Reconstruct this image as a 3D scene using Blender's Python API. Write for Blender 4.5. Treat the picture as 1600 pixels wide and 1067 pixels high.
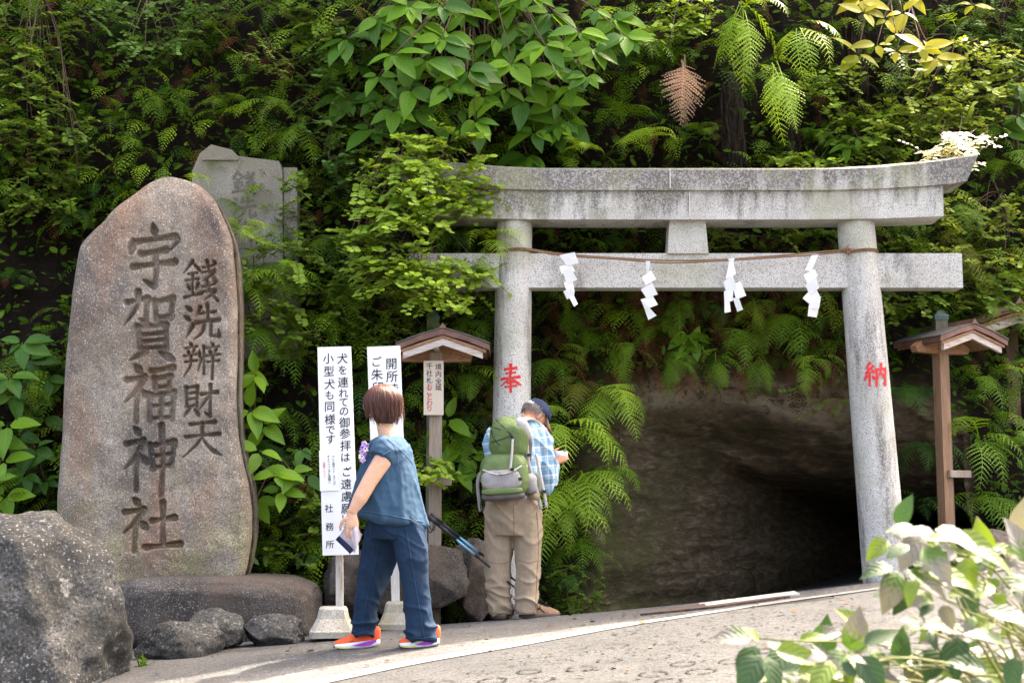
import bpy, bmesh, math, random
import numpy as np
from mathutils import Vector, Matrix, Euler, noise as mnoise
random.seed(7)
RNG = np.random.default_rng(7)
R = math.radians
SC = bpy.context.scene
COL = SC.collection
for _o in list(bpy.data.objects):
    bpy.data.objects.remove(_o)

# ------------------------------------------------------------------ camera
CAM_Z, PITCH, FPX = 0.76, R(7.0), 2222.0
cam = bpy.data.cameras.new('camera')
cam.lens = 36.0 * FPX / 1600.0
cam.sensor_width = 36.0
cam.clip_start, cam.clip_end = 0.05, 1000.0
cam.dof.use_dof = True
cam.dof.focus_distance = 9.6
cam.dof.aperture_fstop = 6.0
cam_o = bpy.data.objects.new('camera', cam)
cam_o.location = (0, 0, CAM_Z)
cam_o.rotation_euler = (R(90) + PITCH, 0, 0)
COL.objects.link(cam_o)
SC.camera = cam_o

# ------------------------------------------------------------------ sky, sun, exposure
SUN_EL, SUN_AZ = 55.0, 46.0          # azimuth measured from +Y towards +X
w = bpy.data.worlds.new('World'); SC.world = w; w.use_nodes = True
nt = w.node_tree
sky = nt.nodes.new('ShaderNodeTexSky'); sky.sky_type = 'NISHITA'; sky.sun_disc = False
sky.sun_elevation = R(SUN_EL); sky.sun_rotation = R(SUN_AZ)
sky.air_density = 0.7; sky.dust_density = 8.0; sky.ozone_density = 0.3
nt.links.new(sky.outputs[0], nt.nodes['Background'].inputs[0])
nt.nodes['Background'].inputs[1].default_value = 0.15
sl = bpy.data.lights.new('sun', 'SUN'); sl.energy = 2.1; sl.angle = R(0.6); sl.color = (1.0, 0.965, 0.91)
so = bpy.data.objects.new('sun', sl)
SUNV = Vector((math.sin(R(SUN_AZ)) * math.cos(R(SUN_EL)), math.cos(R(SUN_AZ)) * math.cos(R(SUN_EL)), math.sin(R(SUN_EL))))
so.rotation_euler = SUNV.to_track_quat('Z', 'Y').to_euler()
so.location = (6, 10, 20)
COL.objects.link(so)
SC.view_settings.view_transform = 'Standard'
SC.view_settings.look = 'None'
SC.view_settings.gamma = 1.0
SC.view_settings.use_curve_mapping = False
SC.view_settings.use_white_balance = True
SC.view_settings.white_balance_temperature = 7500
SC.view_settings.white_balance_tint = 10
SC.view_settings.exposure = 3.3
SC.cycles.use_denoising = True
SC.cycles.max_bounces = 8
SC.cycles.diffuse_bounces = 4
SC.cycles.glossy_bounces = 2
SC.cycles.transmission_bounces = 4
SC.cycles.transparent_max_bounces = 4
SC.cycles.sample_clamp_indirect = 6.0

# ------------------------------------------------------------------ small tools
def P(px, py, Y):
    """real-world point at distance Y for a place read off the photograph"""
    cx, cy = (px - 800.0) / FPX, (533.5 - py) / FPX
    d = Vector((cx, math.cos(PITCH) - cy * math.sin(PITCH), math.sin(PITCH) + cy * math.cos(PITCH)))
    t = Y / d.y
    return Vector((d.x * t, Y, CAM_Z + d.z * t))

def link(o, parent=None):
    COL.objects.link(o)
    if parent is not None:
        o.parent = parent
    return o

def mesh_obj(name, me, mat, parent=None, smooth=True):
    o = bpy.data.objects.new(name, me)
    if mat is not None:
        me.materials.clear()
        for m in (mat if isinstance(mat, (list, tuple)) else [mat]):
            me.materials.append(m)
    if smooth:
        me.shade_smooth()
    else:
        me.shade_flat()
    return link(o, parent)

def arr_mesh(name, verts, faces):
    me = bpy.data.meshes.new(name)
    me.from_pydata([tuple(v) for v in verts], [], [tuple(f) for f in faces])
    me.update()
    return me

def np_mesh(name, V, F):
    """V (n,3) float, F (m,k) int with one k"""
    me = bpy.data.meshes.new(name)
    V = np.asarray(V, dtype=np.float32); F = np.asarray(F, dtype=np.int32)
    m, k = F.shape
    me.vertices.add(len(V)); me.vertices.foreach_set('co', V.ravel())
    me.loops.add(m * k); me.loops.foreach_set('vertex_index', F.ravel())
    me.polygons.add(m); me.polygons.foreach_set('loop_start', np.arange(0, m * k, k, dtype=np.int32))
    me.update(calc_edges=True)
    return me

def bm_obj(name, bm, mat, parent=None, smooth=True):
    me = bpy.data.meshes.new(name)
    bmesh.ops.recalc_face_normals(bm, faces=bm.faces[:])
    bm.to_mesh(me); bm.free()
    return mesh_obj(name, me, mat, parent, smooth)

def thing(name, label, cat, loc=(0, 0, 0), rot=(0, 0, 0), group=None):
    o = bpy.data.objects.new(name, None)
    o.empty_display_size = 0.1
    o.location = loc; o.rotation_euler = rot
    o['label'] = label; o['category'] = cat
    if group: o['group'] = group
    return link(o)

def tag(o, label, cat, group=None):
    o['label'] = label; o['category'] = cat
    if group: o['group'] = group
    return o

def box(bm, c, s, rot=None, taper=None):
    """box with centre c, full size s; taper=(tx,ty) scales the top face"""
    vs = []
    for dz in (-.5, .5):
        for dy in (-.5, .5):
            for dx in (-.5, .5):
                f = taper if (taper and dz > 0) else (1, 1)
                v = Vector((dx * s[0] * f[0], dy * s[1] * f[1], dz * s[2]))
                if rot is not None: v = rot @ v
                vs.append(bm.verts.new(v + Vector(c)))
    for f in ((0, 2, 3, 1), (4, 5, 7, 6), (0, 1, 5, 4), (2, 6, 7, 3), (0, 4, 6, 2), (1, 3, 7, 5)):
        bm.faces.new([vs[i] for i in f])
    return vs

def bevel(bm, w, seg=2, ang=0.5):
    es = [e for e in bm.edges if e.is_manifold and e.calc_face_angle(0) > ang]
    if es: bmesh.ops.bevel(bm, geom=es, offset=w, segments=seg, affect='EDGES', profile=0.6)

def beam(bm, a, b, wx, wz, up=Vector((0, 0, 1))):
    a, b = Vector(a), Vector(b)
    t = (b - a).normalized(); s = t.cross(up)
    if s.length < 1e-4: s = Vector((1, 0, 0))
    s.normalize(); u = s.cross(t)
    vs = []
    for p in (a, b):
        for i, j in ((-1, -1), (1, -1), (1, 1), (-1, 1)):
            vs.append(bm.verts.new(p + s * i * wx / 2 + u * j * wz / 2))
    for f in ((0, 1, 2, 3), (7, 6, 5, 4), (0, 4, 5, 1), (1, 5, 6, 2), (2, 6, 7, 3), (3, 7, 4, 0)):
        bm.faces.new([vs[i] for i in f])

def tube(bm, pts, n=8, ref=None, cap=True):
    """pts: (x,y,z,r) or (x,y,z,ra,rb): closed tube; ra along side axis, rb along the other"""
    C = [Vector(p[:3]) for p in pts]
    rings = []
    prev = None
    for i, p in enumerate(pts):
        t = (C[min(i + 1, len(C) - 1)] - C[max(i - 1, 0)])
        t = t.normalized() if t.length > 1e-9 else Vector((0, 0, 1))
        if ref is not None:
            s = Vector(ref) - t * Vector(ref).dot(t)
        elif prev is not None:
            s = prev - t * prev.dot(t)
        else:
            s = t.orthogonal()
        s.normalize(); prev = s
        u = t.cross(s)
        ra = p[3]; rb = p[4] if len(p) > 4 else ra
        rings.append([bm.verts.new(C[i] + s * ra * math.cos(2 * math.pi * k / n) + u * rb * math.sin(2 * math.pi * k / n)) for k in range(n)])
    for a, b in zip(rings[:-1], rings[1:]):
        for k in range(n):
            bm.faces.new((a[k], a[(k + 1) % n], b[(k + 1) % n], b[k]))
    if cap:
        bm.faces.new(list(reversed(rings[0]))); bm.faces.new(rings[-1])
    return rings

def catmull(pts, n):
    """smooth resample of a list of tuples"""
    A = [np.array(p, float) for p in pts]
    A = [2 * A[0] - A[1]] + A + [2 * A[-1] - A[-2]]
    out = []
    segs = len(A) - 3
    for i in range(n):
        t = i / (n - 1) * segs
        k = min(int(t), segs - 1); f = t - k
        p0, p1, p2, p3 = A[k:k + 4]
        out.append(0.5 * ((2 * p1) + (-p0 + p2) * f + (2 * p0 - 5 * p1 + 4 * p2 - p3) * f * f + (-p0 + 3 * p1 - 3 * p2 + p3) * f ** 3))
    return out

def sstep(a, b, x):
    t = min(1, max(0, (x - a) / (b - a))); return t * t * (3 - 2 * t)

def nz(v, s=1.0, o=0.0):
    return mnoise.noise(Vector((v[0] * s + o, v[1] * s + o * 1.7, v[2] * s - o)))

def fbm(v, s=1.0, o=0.0, oct=4):
    a, t = 1.0, 0.0
    for i in range(oct):
        t += a * nz(v, s, o + i * 7.3); a *= 0.5; s *= 2.05
    return t

# ------------------------------------------------------------------ materials
class NT:
    """thin wrapper over a material's node tree"""
    def __init__(self, name):
        self.m = bpy.data.materials.new(name); self.m.use_nodes = True
        self.t = self.m.node_tree; self.n = self.t.nodes
        self.b = self.n['Principled BSDF']
        self.tc = self.n.new('ShaderNodeTexCoord')
    def __call__(self, typ, **kw):
        x = self.n.new('ShaderNode' + typ)
        for k, v in kw.items():
            if k.startswith('i_'):
                key = k[2:].replace('_', ' ')
                x.inputs[int(key) if key.isdigit() else key].default_value = v
            else: setattr(x, k, v)
        return x
    def l(self, a, b):
        self.t.links.new(a, b); return self
    def map(self, sc=(1, 1, 1), rot=(0, 0, 0), src='Object'):
        m = self('Mapping'); m.inputs['Scale'].default_value = sc; m.inputs['Rotation'].default_value = rot
        self.l(self.tc.outputs[src], m.inputs[0]); return m.outputs[0]
    def noise(self, scale, detail=4, rough=.55, vec=None, dist=0.0):
        x = self('TexNoise', i_Scale=scale, i_Detail=detail, i_Roughness=rough, i_Distortion=dist)
        self.l(vec if vec is not None else self.tc.outputs['Object'], x.inputs['Vector'])
        return x.outputs[0]
    def ramp(self, fac, stops, interp='LINEAR'):
        x = self('ValToRGB'); x.color_ramp.interpolation = interp
        e = x.color_ramp.elements
        while len(e) < len(stops): e.new(0.5)
        for k, (p, c) in enumerate(stops):
            e[k].position = p; e[k].color = (c[0], c[1], c[2], 1) if isinstance(c, (tuple, list)) else (c, c, c, 1)
        self.l(fac, x.inputs[0]); return x.outputs[0]
    def mix(self, fac, a, b, mode='MIX'):
        x = self('Mix', data_type='RGBA', blend_type=mode)
        for s, v in ((0, fac), (6, a), (7, b)):
            if isinstance(v, (int, float)): x.inputs[s].default_value = v if s == 0 else (v, v, v, 1)
            elif isinstance(v, (tuple, list)): x.inputs[s].default_value = (*v[:3], 1)
            else: self.l(v, x.inputs[s])
        return x.outputs[2]
    def math(self, op, a, b=0.0, clamp=False):
        x = self('Math', operation=op, use_clamp=clamp)
        for s, v in ((0, a), (1, b)):
            if isinstance(v, (int, float)): x.inputs[s].default_value = v
            else: self.l(v, x.inputs[s])
        return x.outputs[0]
    def bump(self, h, strength=.5, dist=.01, prev=None):
        x = self('Bump', i_Strength=strength, i_Distance=dist)
        self.l(h, x.inputs['Height'])
        if prev is not None: self.l(prev, x.inputs['Normal'])
        return x.outputs[0]
    def out(self, color=None, rough=.8, normal=None, spec=.3, **kw):
        for key, v in (('Base Color', color), ('Roughness', rough), ('Normal', normal)):
            if v is None: continue
            if isinstance(v, (int, float)): self.b.inputs[key].default_value = v
            elif isinstance(v, (tuple, list)): self.b.inputs[key].default_value = (*v[:3], 1)
            else: self.l(v, self.b.inputs[key])
        self.b.inputs['Specular IOR Level'].default_value = spec
        for k, v in kw.items(): self.b.inputs[k.replace('_', ' ')].default_value = v
        return self.m

def mat_plain(name, col, rough=.6, var=.12, scale=30, bump=.15, spec=.3, metallic=0.0):
    m = NT(name)
    n = m.noise(scale, 5)
    a = tuple(c * (1 - var) for c in col); b = tuple(min(1, c * (1 + var)) for c in col)
    c = m.ramp(n, [(.3, a), (.7, b)])
    return m.out(c, rough, m.bump(n, bump, .004), spec, Metallic=metallic)

def mat_stone(name, cols, scale=6, speck=(.75, .35), speck_scale=160, bump=.6, stain=None, lichen=None, rough=.88):
    """granular stone: cols = dark, mid, light; speck = light/dark grain factors"""
    m = NT(name)
    n1 = m.noise(scale, 6, .62)
    c = m.ramp(n1, [(.28, cols[0]), (.5, cols[1]), (.74, cols[2])])
    g = m.noise(speck_scale, 2, .5)
    c = m.mix(m.ramp(g, [(.38, 1.0), (.46, 0.0)]), c, tuple(x * speck[1] for x in cols[1]))
    c = m.mix(m.ramp(g, [(.60, 0.0), (.68, 1.0)]), c, tuple(min(1, x + speck[0] * (1 - x) * .5) for x in cols[2]))
    if stain:
        s = m.noise(stain[1], 5, .6, m.map(stain[2] if len(stain) > 2 else (1, 1, .35)))
        c = m.mix(m.ramp(s, [(stain[3] if len(stain) > 3 else .5, 0.0), ((stain[3] if len(stain) > 3 else .5) + .16, .85)]), c, stain[0])
    if lichen:
        s = m.noise(lichen[1], 8, .75)
        c = m.mix(m.ramp(s, [(lichen[2], 0.0), (lichen[2] + .05, 1.0)]), c, lichen[0])
    nb = m.bump(m.noise(scale * 5, 6, .7), bump, .02)
    nb = m.bump(g, bump * .6, .004, nb)
    return m.out(c, rough, nb, .25)

def mat_wood(name, cdark, clight, axis=(12, 12, .8), grey=None):
    m = NT(name)
    v = m.map(axis)
    n = m.noise(6, 6, .65, v, 1.2)
    c = m.ramp(n, [(.3, cdark), (.62, clight)])
    if grey:
        g = m.noise(3.5, 4, .6, m.map((axis[0] * .4, axis[1] * .4, axis[2] * 1.2)))
        c = m.mix(m.ramp(g, [(.4, 0.0), (.62, .9)]), c, grey)
    return m.out(c, .75, m.bump(n, .5, .004), .25)

def mat_leaf(name, base, var=.25, rough=.42, trans=.45, hue=.04, attr=False, veins=False, tint=None, spec=.45):
    """two-sided leaf: principled + translucent; colour varies by object or by the face attribute rnd"""
    m = NT(name)
    if attr:
        a = m('Attribute', attribute_name='rnd'); rnd = a.outputs['Fac']
    else:
        a = m('ObjectInfo'); rnd = a.outputs['Random']
    lo = (base[0] * (1 - var), base[1] * (1 - var * .8), base[2] * (1 - var))
    hi = (min(1, base[0] * (1 + var * 1.5)), min(1, base[1] * (1 + var)), base[2] * (1 + var * .4))
    c = m.ramp(rnd, [(.05, lo), (.5, base), (.95, hi)])
    n = m.noise(14, 3)
    c = m.mix(m.ramp(n, [(.35, 0.0), (.7, .35)]), c, tuple(x * .72 for x in base))
    if tint:
        n2 = m.noise(tint[1], 3, .5)
        c = m.mix(m.ramp(n2, [(tint[2], 0.0), (tint[2] + .08, 1.0)]), c, tint[0])
    nrm = None
    if veins:
        uv = m('UVMap'); uv.uv_map = 'UVMap'
        sep = m('SeparateXYZ'); m.l(uv.outputs[0], sep.inputs[0])
        ax = m.math('ABSOLUTE', m.math('SUBTRACT', sep.outputs[0], .5))
        ph = m.math('SUBTRACT', m.math('MULTIPLY', sep.outputs[1], 7.0), m.math('MULTIPLY', ax, 4.5))
        fr = m.math('ABSOLUTE', m.math('SUBTRACT', m.math('FRACT', ph), .5))
        v = m.math('LESS_THAN', fr, .06)
        mid = m.math('LESS_THAN', ax, .022)
        vv = m.math('MAXIMUM', v, mid)
        c = m.mix(m.math('MULTIPLY', vv, .28), c, tuple(min(1, x * 1.7 + .02) for x in base))
        nrm = m.bump(m.math('MULTIPLY', m.math('ADD', fr, m.math('MULTIPLY', ax, .6)), 1.0), .35, .004)
    m.out(c, rough, nrm, spec)
    if trans > 0:
        tr = m('BsdfTranslucent')
        tc = m.mix(1.0, c, (1.35, 1.25, .55), 'MULTIPLY')
        m.l(tc, tr.inputs[0])
        mx = m('MixShader'); mx.inputs[0].default_value = trans
        m.l(m.b.outputs[0], mx.inputs[1]); m.l(tr.outputs[0], mx.inputs[2])
        m.l(mx.outputs[0], m.n['Material Output'].inputs[0])
    return m.m
# ------------------------------------------------------------------ ground, road
def gz(x, y):
    xc = max(-9.0, min(6.0, x)); xq = max(0.0, min(4.2, x))
    z = 0.072 * (xc + 0.75) + 0.0105 * xq * xq
    yy = max(-14.0, y)
    z += 0.07 * (-math.sqrt((8.7 - yy) ** 2 + 0.09) if yy < 8.7 else -0.3 + (0.3 - math.sqrt((8.7 - yy) ** 2 + 0.09)) * 0) + 0.021
    z -= 0.07 * max(0.0, min(y, 14.0) - 10.0)
    return z

def on_ground(px, py):
    lo, hi = 1.0, 20.0
    Y = 2.0
    while Y < 14:
        p = P(px, py, Y)
        if p.z <= gz(p.x, p.y): break
        Y += 0.01
    return Vector((p.x, p.y, gz(p.x, p.y)))

def stretch_axis(lo, hi, a, b, fine, grow=1.35):
    xs = list(np.arange(a, b + 1e-6, fine))
    s = fine
    x = a
    left = []
    while x > lo:
        s *= grow; x -= s; left.append(max(x, lo))
    x = b; s = fine; right = []
    while x < hi:
        s *= grow; x += s; right.append(min(x, hi))
    return left[::-1] + xs + right

def grid_faces(nx, ny):
    i = np.arange((ny - 1) * (nx - 1)); r = i // (nx - 1); c = i % (nx - 1)
    a = r * nx + c
    return np.stack([a, a + 1, a + 1 + nx, a + nx], 1)

m = NT('asphalt_worn')
n1 = m.noise(1.3, 5, .6); g = m.noise(70, 4, .7)
c = m.ramp(n1, [(.3, (.066, .067, .068)), (.7, (.112, .113, .113))])
c = m.mix(m.ramp(g, [(.40, .95), (.5, 0.0)]), c, (.035, .033, .03))
c = m.mix(m.ramp(m.noise(42, 4, .7), [(.58, 0.0), (.66, .8)]), c, (.26, .25, .24))
c = m.mix(m.ramp(m.noise(.8, 6, .7, m.map((1, 3, 1), (0, 0, -.85))), [(.56, 0.0), (.66, .6)]), c, (.06, .055, .05))
M_ASPH = m.out(c, .9, m.bump(g, .7, .006, m.bump(m.noise(25, 5), .5, .01)), .25)
m = NT('road_concrete')
n1 = m.noise(2.2, 6, .65); g = m.noise(62, 4, .7)
c = m.ramp(n1, [(.3, (.040, .0412, .0435)), (.7, (.066, .0675, .070))])
c = m.mix(m.ramp(g, [(.40, .9), (.46, 0.0)]), c, (.018, .017, .016))
c = m.mix(m.ramp(m.noise(24, 6, .8), [(.395, .9), (.44, 0.0)]), c, (.026, .021, .018))
M_ROAD = m.out(c, .9, m.bump(g, .9, .008, m.bump(m.noise(22, 5, .7), .6, .02)), .25)
m = NT('white_road_paint')
c = m.ramp(m.noise(35, 6, .75), [(.34, (.08, .078, .074)), (.44, (.20, .198, .194))])
M_LINE = m.out(c, .8, m.bump(m.noise(90, 3), .4, .004), .3)
M_DIRT = mat_plain('dirt_in_ring', (.009, .007, .006), .95, .4, 60, .6)

xs = stretch_axis(-90, 90, -5, 5, .1); ys = stretch_axis(-90, 90, 4.5, 12.0, .1)
V = [(x, y, gz(x, y)) for y in ys for x in xs]
go = mesh_obj('ground', np_mesh('ground', V, grid_faces(len(xs), len(ys))), M_ASPH); go['kind'] = 'structure'

LINE_PX = [(490, 1067), (640, 1036), (800, 1008), (1000, 974), (1200, 944), (1400, 916)]
LW = [on_ground(*p) for p in LINE_PX]
d0 = (LW[1] - LW[0]).normalized(); d1 = (LW[-1] - LW[-2]).normalized()
LW = [LW[0] - d0 * 14, LW[0] - d0 * 5, LW[0] - d0 * 2] + LW + [LW[-1] + d1 * 2, LW[-1] + d1 * 6, LW[-1] + d1 * 18]
LC = [Vector((p[0], p[1], 0)) for p in catmull([(v.x, v.y, 0) for v in LW], 260)]
def strip(name, offs, dz, mat):
    V = []
    for i, p in enumerate(LC):
        t = (LC[min(i + 1, len(LC) - 1)] - LC[max(i - 1, 0)]).normalized()
        nrm = Vector((t.y, -t.x, 0))
        for o_ in offs:
            q = p + nrm * o_; V.append((q.x, q.y, gz(q.x, q.y) + dz))
    o = mesh_obj(name, np_mesh(name, V, grid_faces(len(offs), len(LC))), mat)
    o['kind'] = 'structure'
    return o
road = strip('road', [.02 + .1 * k for k in range(62)], .005, M_ROAD)
strip('white_line', [-.035, -.01, .03, .07, .105], .010, M_LINE)

# press rings left in the concrete of the steep road
def ring_mesh(seed, gapf=.2):
    rnd = random.Random(seed); V = []; F = []
    n = 26; gap = rnd.random() * 6.28
    for k in range(n + 1):
        a = 2 * math.pi * k / n
        wd = .003 + .0045 * abs(math.sin(a * 1.5 + gap)) * rnd.random() + .002
        r = .064 + rnd.uniform(-.003, .003)
        for s in (-1, 1): V.append(((r + s * wd) * math.cos(a), (r + s * wd) * math.sin(a), 0))
    for k in range(n):
        if rnd.random() < gapf: continue
        F.append((2 * k, 2 * k + 1, 2 * k + 3, 2 * k + 2))
    return arr_mesh('ring_mark', V, F)
RM = [ring_mesh(s) for s in range(5)] + [ring_mesh(s, .7) for s in range(5, 10)]
for me in RM: me.materials.append(M_DIRT)
cnt = 0
du = Vector((.66, .75, 0)); dv = Vector((.75, -.66, 0))
org = LW[5].copy(); org.z = 0
for j in range(2, 24):
    for i in range(-10, 26):
        q = org + du * (.25 * (i + .5 * (j % 2))) + dv * (.22 * j)
        q += Vector((random.uniform(-.02, .02), random.uniform(-.02, .02), 0))
        if q.y < 4.6 or q.y > 10.4 or abs(q.x) > q.y * .37: continue
        if cnt >= 240 or random.random() < .12: continue
        o = bpy.data.objects.new('ring_mark', random.choice(RM[:5] if q.y < 7.3 else RM[5:])); cnt += 1
        h = .03
        nrm = Vector((-(gz(q.x + h, q.y) - gz(q.x - h, q.y)) / (2 * h), -(gz(q.x, q.y + h) - gz(q.x, q.y - h)) / (2 * h), 1)).normalized()
        o.rotation_mode = 'QUATERNION'
        o.rotation_quaternion = nrm.to_track_quat('Z', 'Y') @ Euler((0, 0, random.random() * 6.28)).to_quaternion()
        o.location = (q.x, q.y, gz(q.x, q.y) + .010)
        s = random.uniform(.9, 1.1); o.scale = (s, s, 1)
        link(o, road)

# pale concrete sill and the dark drain strip in front of the cave
M_CONC = mat_stone('old_concrete', [(.30, .285, .25), (.40, .385, .35), (.50, .485, .45)], 5, (.4, .5), 120, .4)
def ground_slab(name, pxs, h, mat, label, cat):
    pts = [on_ground(*p) for p in pxs]
    bm = bmesh.new()
    lo = [bm.verts.new(p - Vector((0, 0, .05))) for p in pts]; hi = [bm.verts.new(p + Vector((0, 0, h))) for p in pts]
    n = len(pts)
    bm.faces.new(hi); bm.faces.new(lo[::-1])
    for k in range(n): bm.faces.new((lo[k], lo[(k + 1) % n], hi[(k + 1) % n], hi[k]))
    return tag(bm_obj(name, bm, mat, None, False), label, cat)
ground_slab('concrete_sill', [(1096, 950), (1250, 930), (1240, 926), (1092, 945)], .014, M_CONC, 'pale concrete sill lying before the cave mouth', 'sill')
ground_slab('drain_cover', [(1000, 962), (1120, 950), (1235, 934), (1215, 934), (1110, 944)], .014, mat_plain('rusty_iron', (.07, .05, .04), .9, .5, 40, .6), 'dark rusty drain strip between cave and white line', 'drain cover')
ground_slab('concrete_block', [(848, 962), (878, 958), (872, 950), (846, 953)], .03, M_CONC, 'small pale concrete block beside the hiker’s boot', 'block')

# ------------------------------------------------------------------ cliff with the cave mouth
def wall_y(x, z):
    b = 11.15 + .42 * sstep(-.9, .3, x) + .35 * sstep(3.0, 4.2, x) - .45 * sstep(-3.2, -4.6, x)
    b += .07 * (z - 1.0) - .55 * sstep(3.3, 5.2, z) * sstep(-2.5, -.5, x) * (1 - sstep(1.6, 2.6, x))
    return b
def cave_s(x, z):
    """>0 inside the cave mouth, in metres from its rim (approx.)"""
    top = 1.86 - .13 * (x - 1.4) ** 2 * (1 if x < 1.4 else .55)
    left = x - (.62 + .10 * max(0, z))
    right = 3.75 - x
    a = min(left * .78, (top - z) * .62, right * 2.2)
    return a
def xs_c():
    a = list(np.arange(-9.0, .2, .09)) + list(np.arange(.2, 4.2, .032)) + list(np.arange(4.25, 9.0, .09))
    return a
cx, cz = xs_c(), list(np.arange(-.6, 2.3, .034)) + list(np.arange(2.35, 7.6, .09))
V = []; rockmask = []; rims = []
TD = Vector((.55, 1.0, 0.0))
for z in cz:
    for x in cx:
        zz = z if z < 5.2 else 5.2 + (z - 5.2) * (1.35 - .9 * sstep(2.2, 5.0, x))
        y = wall_y(x, zz)
        v = (x, y, zz)
        s = cave_s(x, z)
        rag = .10 * fbm(v, 1.7, 3.1, 3)
        s2 = s + rag * .5
        dep = 0.0
        if s2 > 0:
            dep = .12 * sstep(0, .06, s2) + 1.3 * sstep(.03, .62, s2) + 7.5 * sstep(.40, 1.05, s2)
        k = sstep(-.25, .05, s2)
        bumpy = .22 * fbm(v, .9, 1.0, 4) * (1 - k) + k * (.13 * fbm((x * .8, dep * .5, z * 2.2 + x * .3), 1.5, 9.0, 5) + .022 * fbm((x, dep, z * 3), 5.0, 2.0, 4) - .10 * max(0, abs(nz((x * .5, dep * .3, z * 2.4 + .25 * x), 2.0, 5.0)) - .1))
        q = Vector(v) + TD * dep + Vector((0, bumpy, 0))
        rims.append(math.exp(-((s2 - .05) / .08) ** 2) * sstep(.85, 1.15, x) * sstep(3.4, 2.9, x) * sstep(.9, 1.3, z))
        V.append((q.x + .05 * k * nz(v, 2.5, 4.0), q.y, q.z + .04 * k * nz(v, 2.2, 8.0))); rockmask.append(k)
# carry the top of the bank back as a plateau
nx = len(cx)
for t, dzz in ((1.2, .5), (4, 1.2), (12, 2.0), (60, 3.0)):
    for i, x in enumerate(cx):
        b = V[(len(cz) - 1) * nx + i]
        V.append((b[0] * (1 + t * .05), b[1] + t, b[2] + dzz))
me = np_mesh('cliff', V, grid_faces(nx, len(cz) + 4))
at = me.attributes.new('rock', 'FLOAT', 'POINT')
at.data.foreach_set('value', np.array(rockmask + [0.0] * (4 * nx), dtype=np.float32))
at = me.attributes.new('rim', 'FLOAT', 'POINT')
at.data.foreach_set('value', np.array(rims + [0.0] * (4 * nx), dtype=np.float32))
m = NT('cliff_earth_and_rock')
n1 = m.noise(1.8, 6, .65); n2 = m.noise(9, 6, .7)
soil = m.ramp(n2, [(.3, (.007, .005, .0035)), (.7, (.022, .016, .011))])
vs = m.map((1.0, 1.0, 3.2))
strat = m.noise(6.5, 8, .72, vs, .5)
rock = m.ramp(strat, [(.28, (.035, .024, .014)), (.5, (.125, .09, .055)), (.72, (.29, .22, .145))])
rock = m.mix(m.ramp(m.noise(34, 4, .7), [(.62, 0.0), (.72, .8)]), rock, (.24, .20, .15))
rock = m.mix(m.ramp(m.noise(1.4, 5, .6, m.map((1, 1, .6))), [(.50, 0.0), (.64, .6)]), rock, (.045, .048, .02))
ck = m('TexVoronoi', feature='DISTANCE_TO_EDGE', i_Scale=1.3); m.l(m.map((.8, .8, 2.4), (0, .25, 0)), ck.inputs['Vector'])
rock = m.mix(m.math('MULTIPLY', m.ramp(ck.outputs['Distance'], [(.0, .9), (.016, 0.0)]), m.ramp(m.noise(1.1, 3), [(.52, 0.0), (.6, 1.0)])), rock, (.015, .011, .008))
sxx = m('SeparateXYZ'); m.l(m.tc.outputs['Object'], sxx.inputs[0])
rock = m.mix(m.math('MULTIPLY', m.ramp(m.math('MULTIPLY', sxx.outputs[0], .4), [(.36, 1.0), (.66, 0.0)]), m.ramp(m.noise(3.0, 6, .7), [(.42, 0.0), (.56, .8)])), rock, (.075, .08, .026))
rk = m('Attribute', attribute_name='rock')
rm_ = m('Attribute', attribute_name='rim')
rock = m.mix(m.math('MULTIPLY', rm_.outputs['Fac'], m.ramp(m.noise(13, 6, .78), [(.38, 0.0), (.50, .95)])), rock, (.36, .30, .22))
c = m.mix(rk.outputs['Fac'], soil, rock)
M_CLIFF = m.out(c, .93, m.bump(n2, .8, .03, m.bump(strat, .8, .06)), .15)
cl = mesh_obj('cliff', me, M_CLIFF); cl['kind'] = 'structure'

# pale flaking edge of soft rock along the cave rim
def rim_chip(seed):
    rnd = random.Random(seed); bm = bmesh.new()
    bmesh.ops.create_icosphere(bm, subdivisions=1, radius=1)
    for v in bm.verts: v.co *= rnd.uniform(.7, 1.2)
    me = bpy.data.meshes.new('rock_flake'); bm.to_mesh(me); bm.free(); me.shade_flat(); return me
M_RIM = mat_stone('soft_pale_rock', [(.10, .08, .055), (.17, .14, .10), (.26, .22, .165)], 9, (.4, .5), 90, .8)
RC = [rim_chip(s) for s in range(4)]
for me in RC: me.materials.append(M_RIM)
for k in range(85):
    x = random.uniform(1.02, 3.0); z = 1.9
    while cave_s(x, z) < .02 and z > 0: z -= .01
    z += random.gauss(-.05, .05)
    o = bpy.data.objects.new('rock_flake', random.choice(RC))
    s2 = cave_s(x, z) + .05 * fbm((x, wall_y(x, z), z), 1.7, 3.1, 3)
    dep = (.28 * sstep(0, .10, s2) + 1.5 * sstep(.05, .7, s2)) if s2 > 0 else 0
    q = Vector((x, wall_y(x, z), z)) + TD * dep + Vector((0, -.005, 0))
    o.location = q; s = random.uniform(.008, .026)
    o.scale = (s * random.uniform(1.2, 3.2), s * 1.2, s * .7); o.rotation_euler = (random.uniform(-.3, .3), random.uniform(-.3, .3), random.uniform(-.5, .5))
    link(o, cl)

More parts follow.
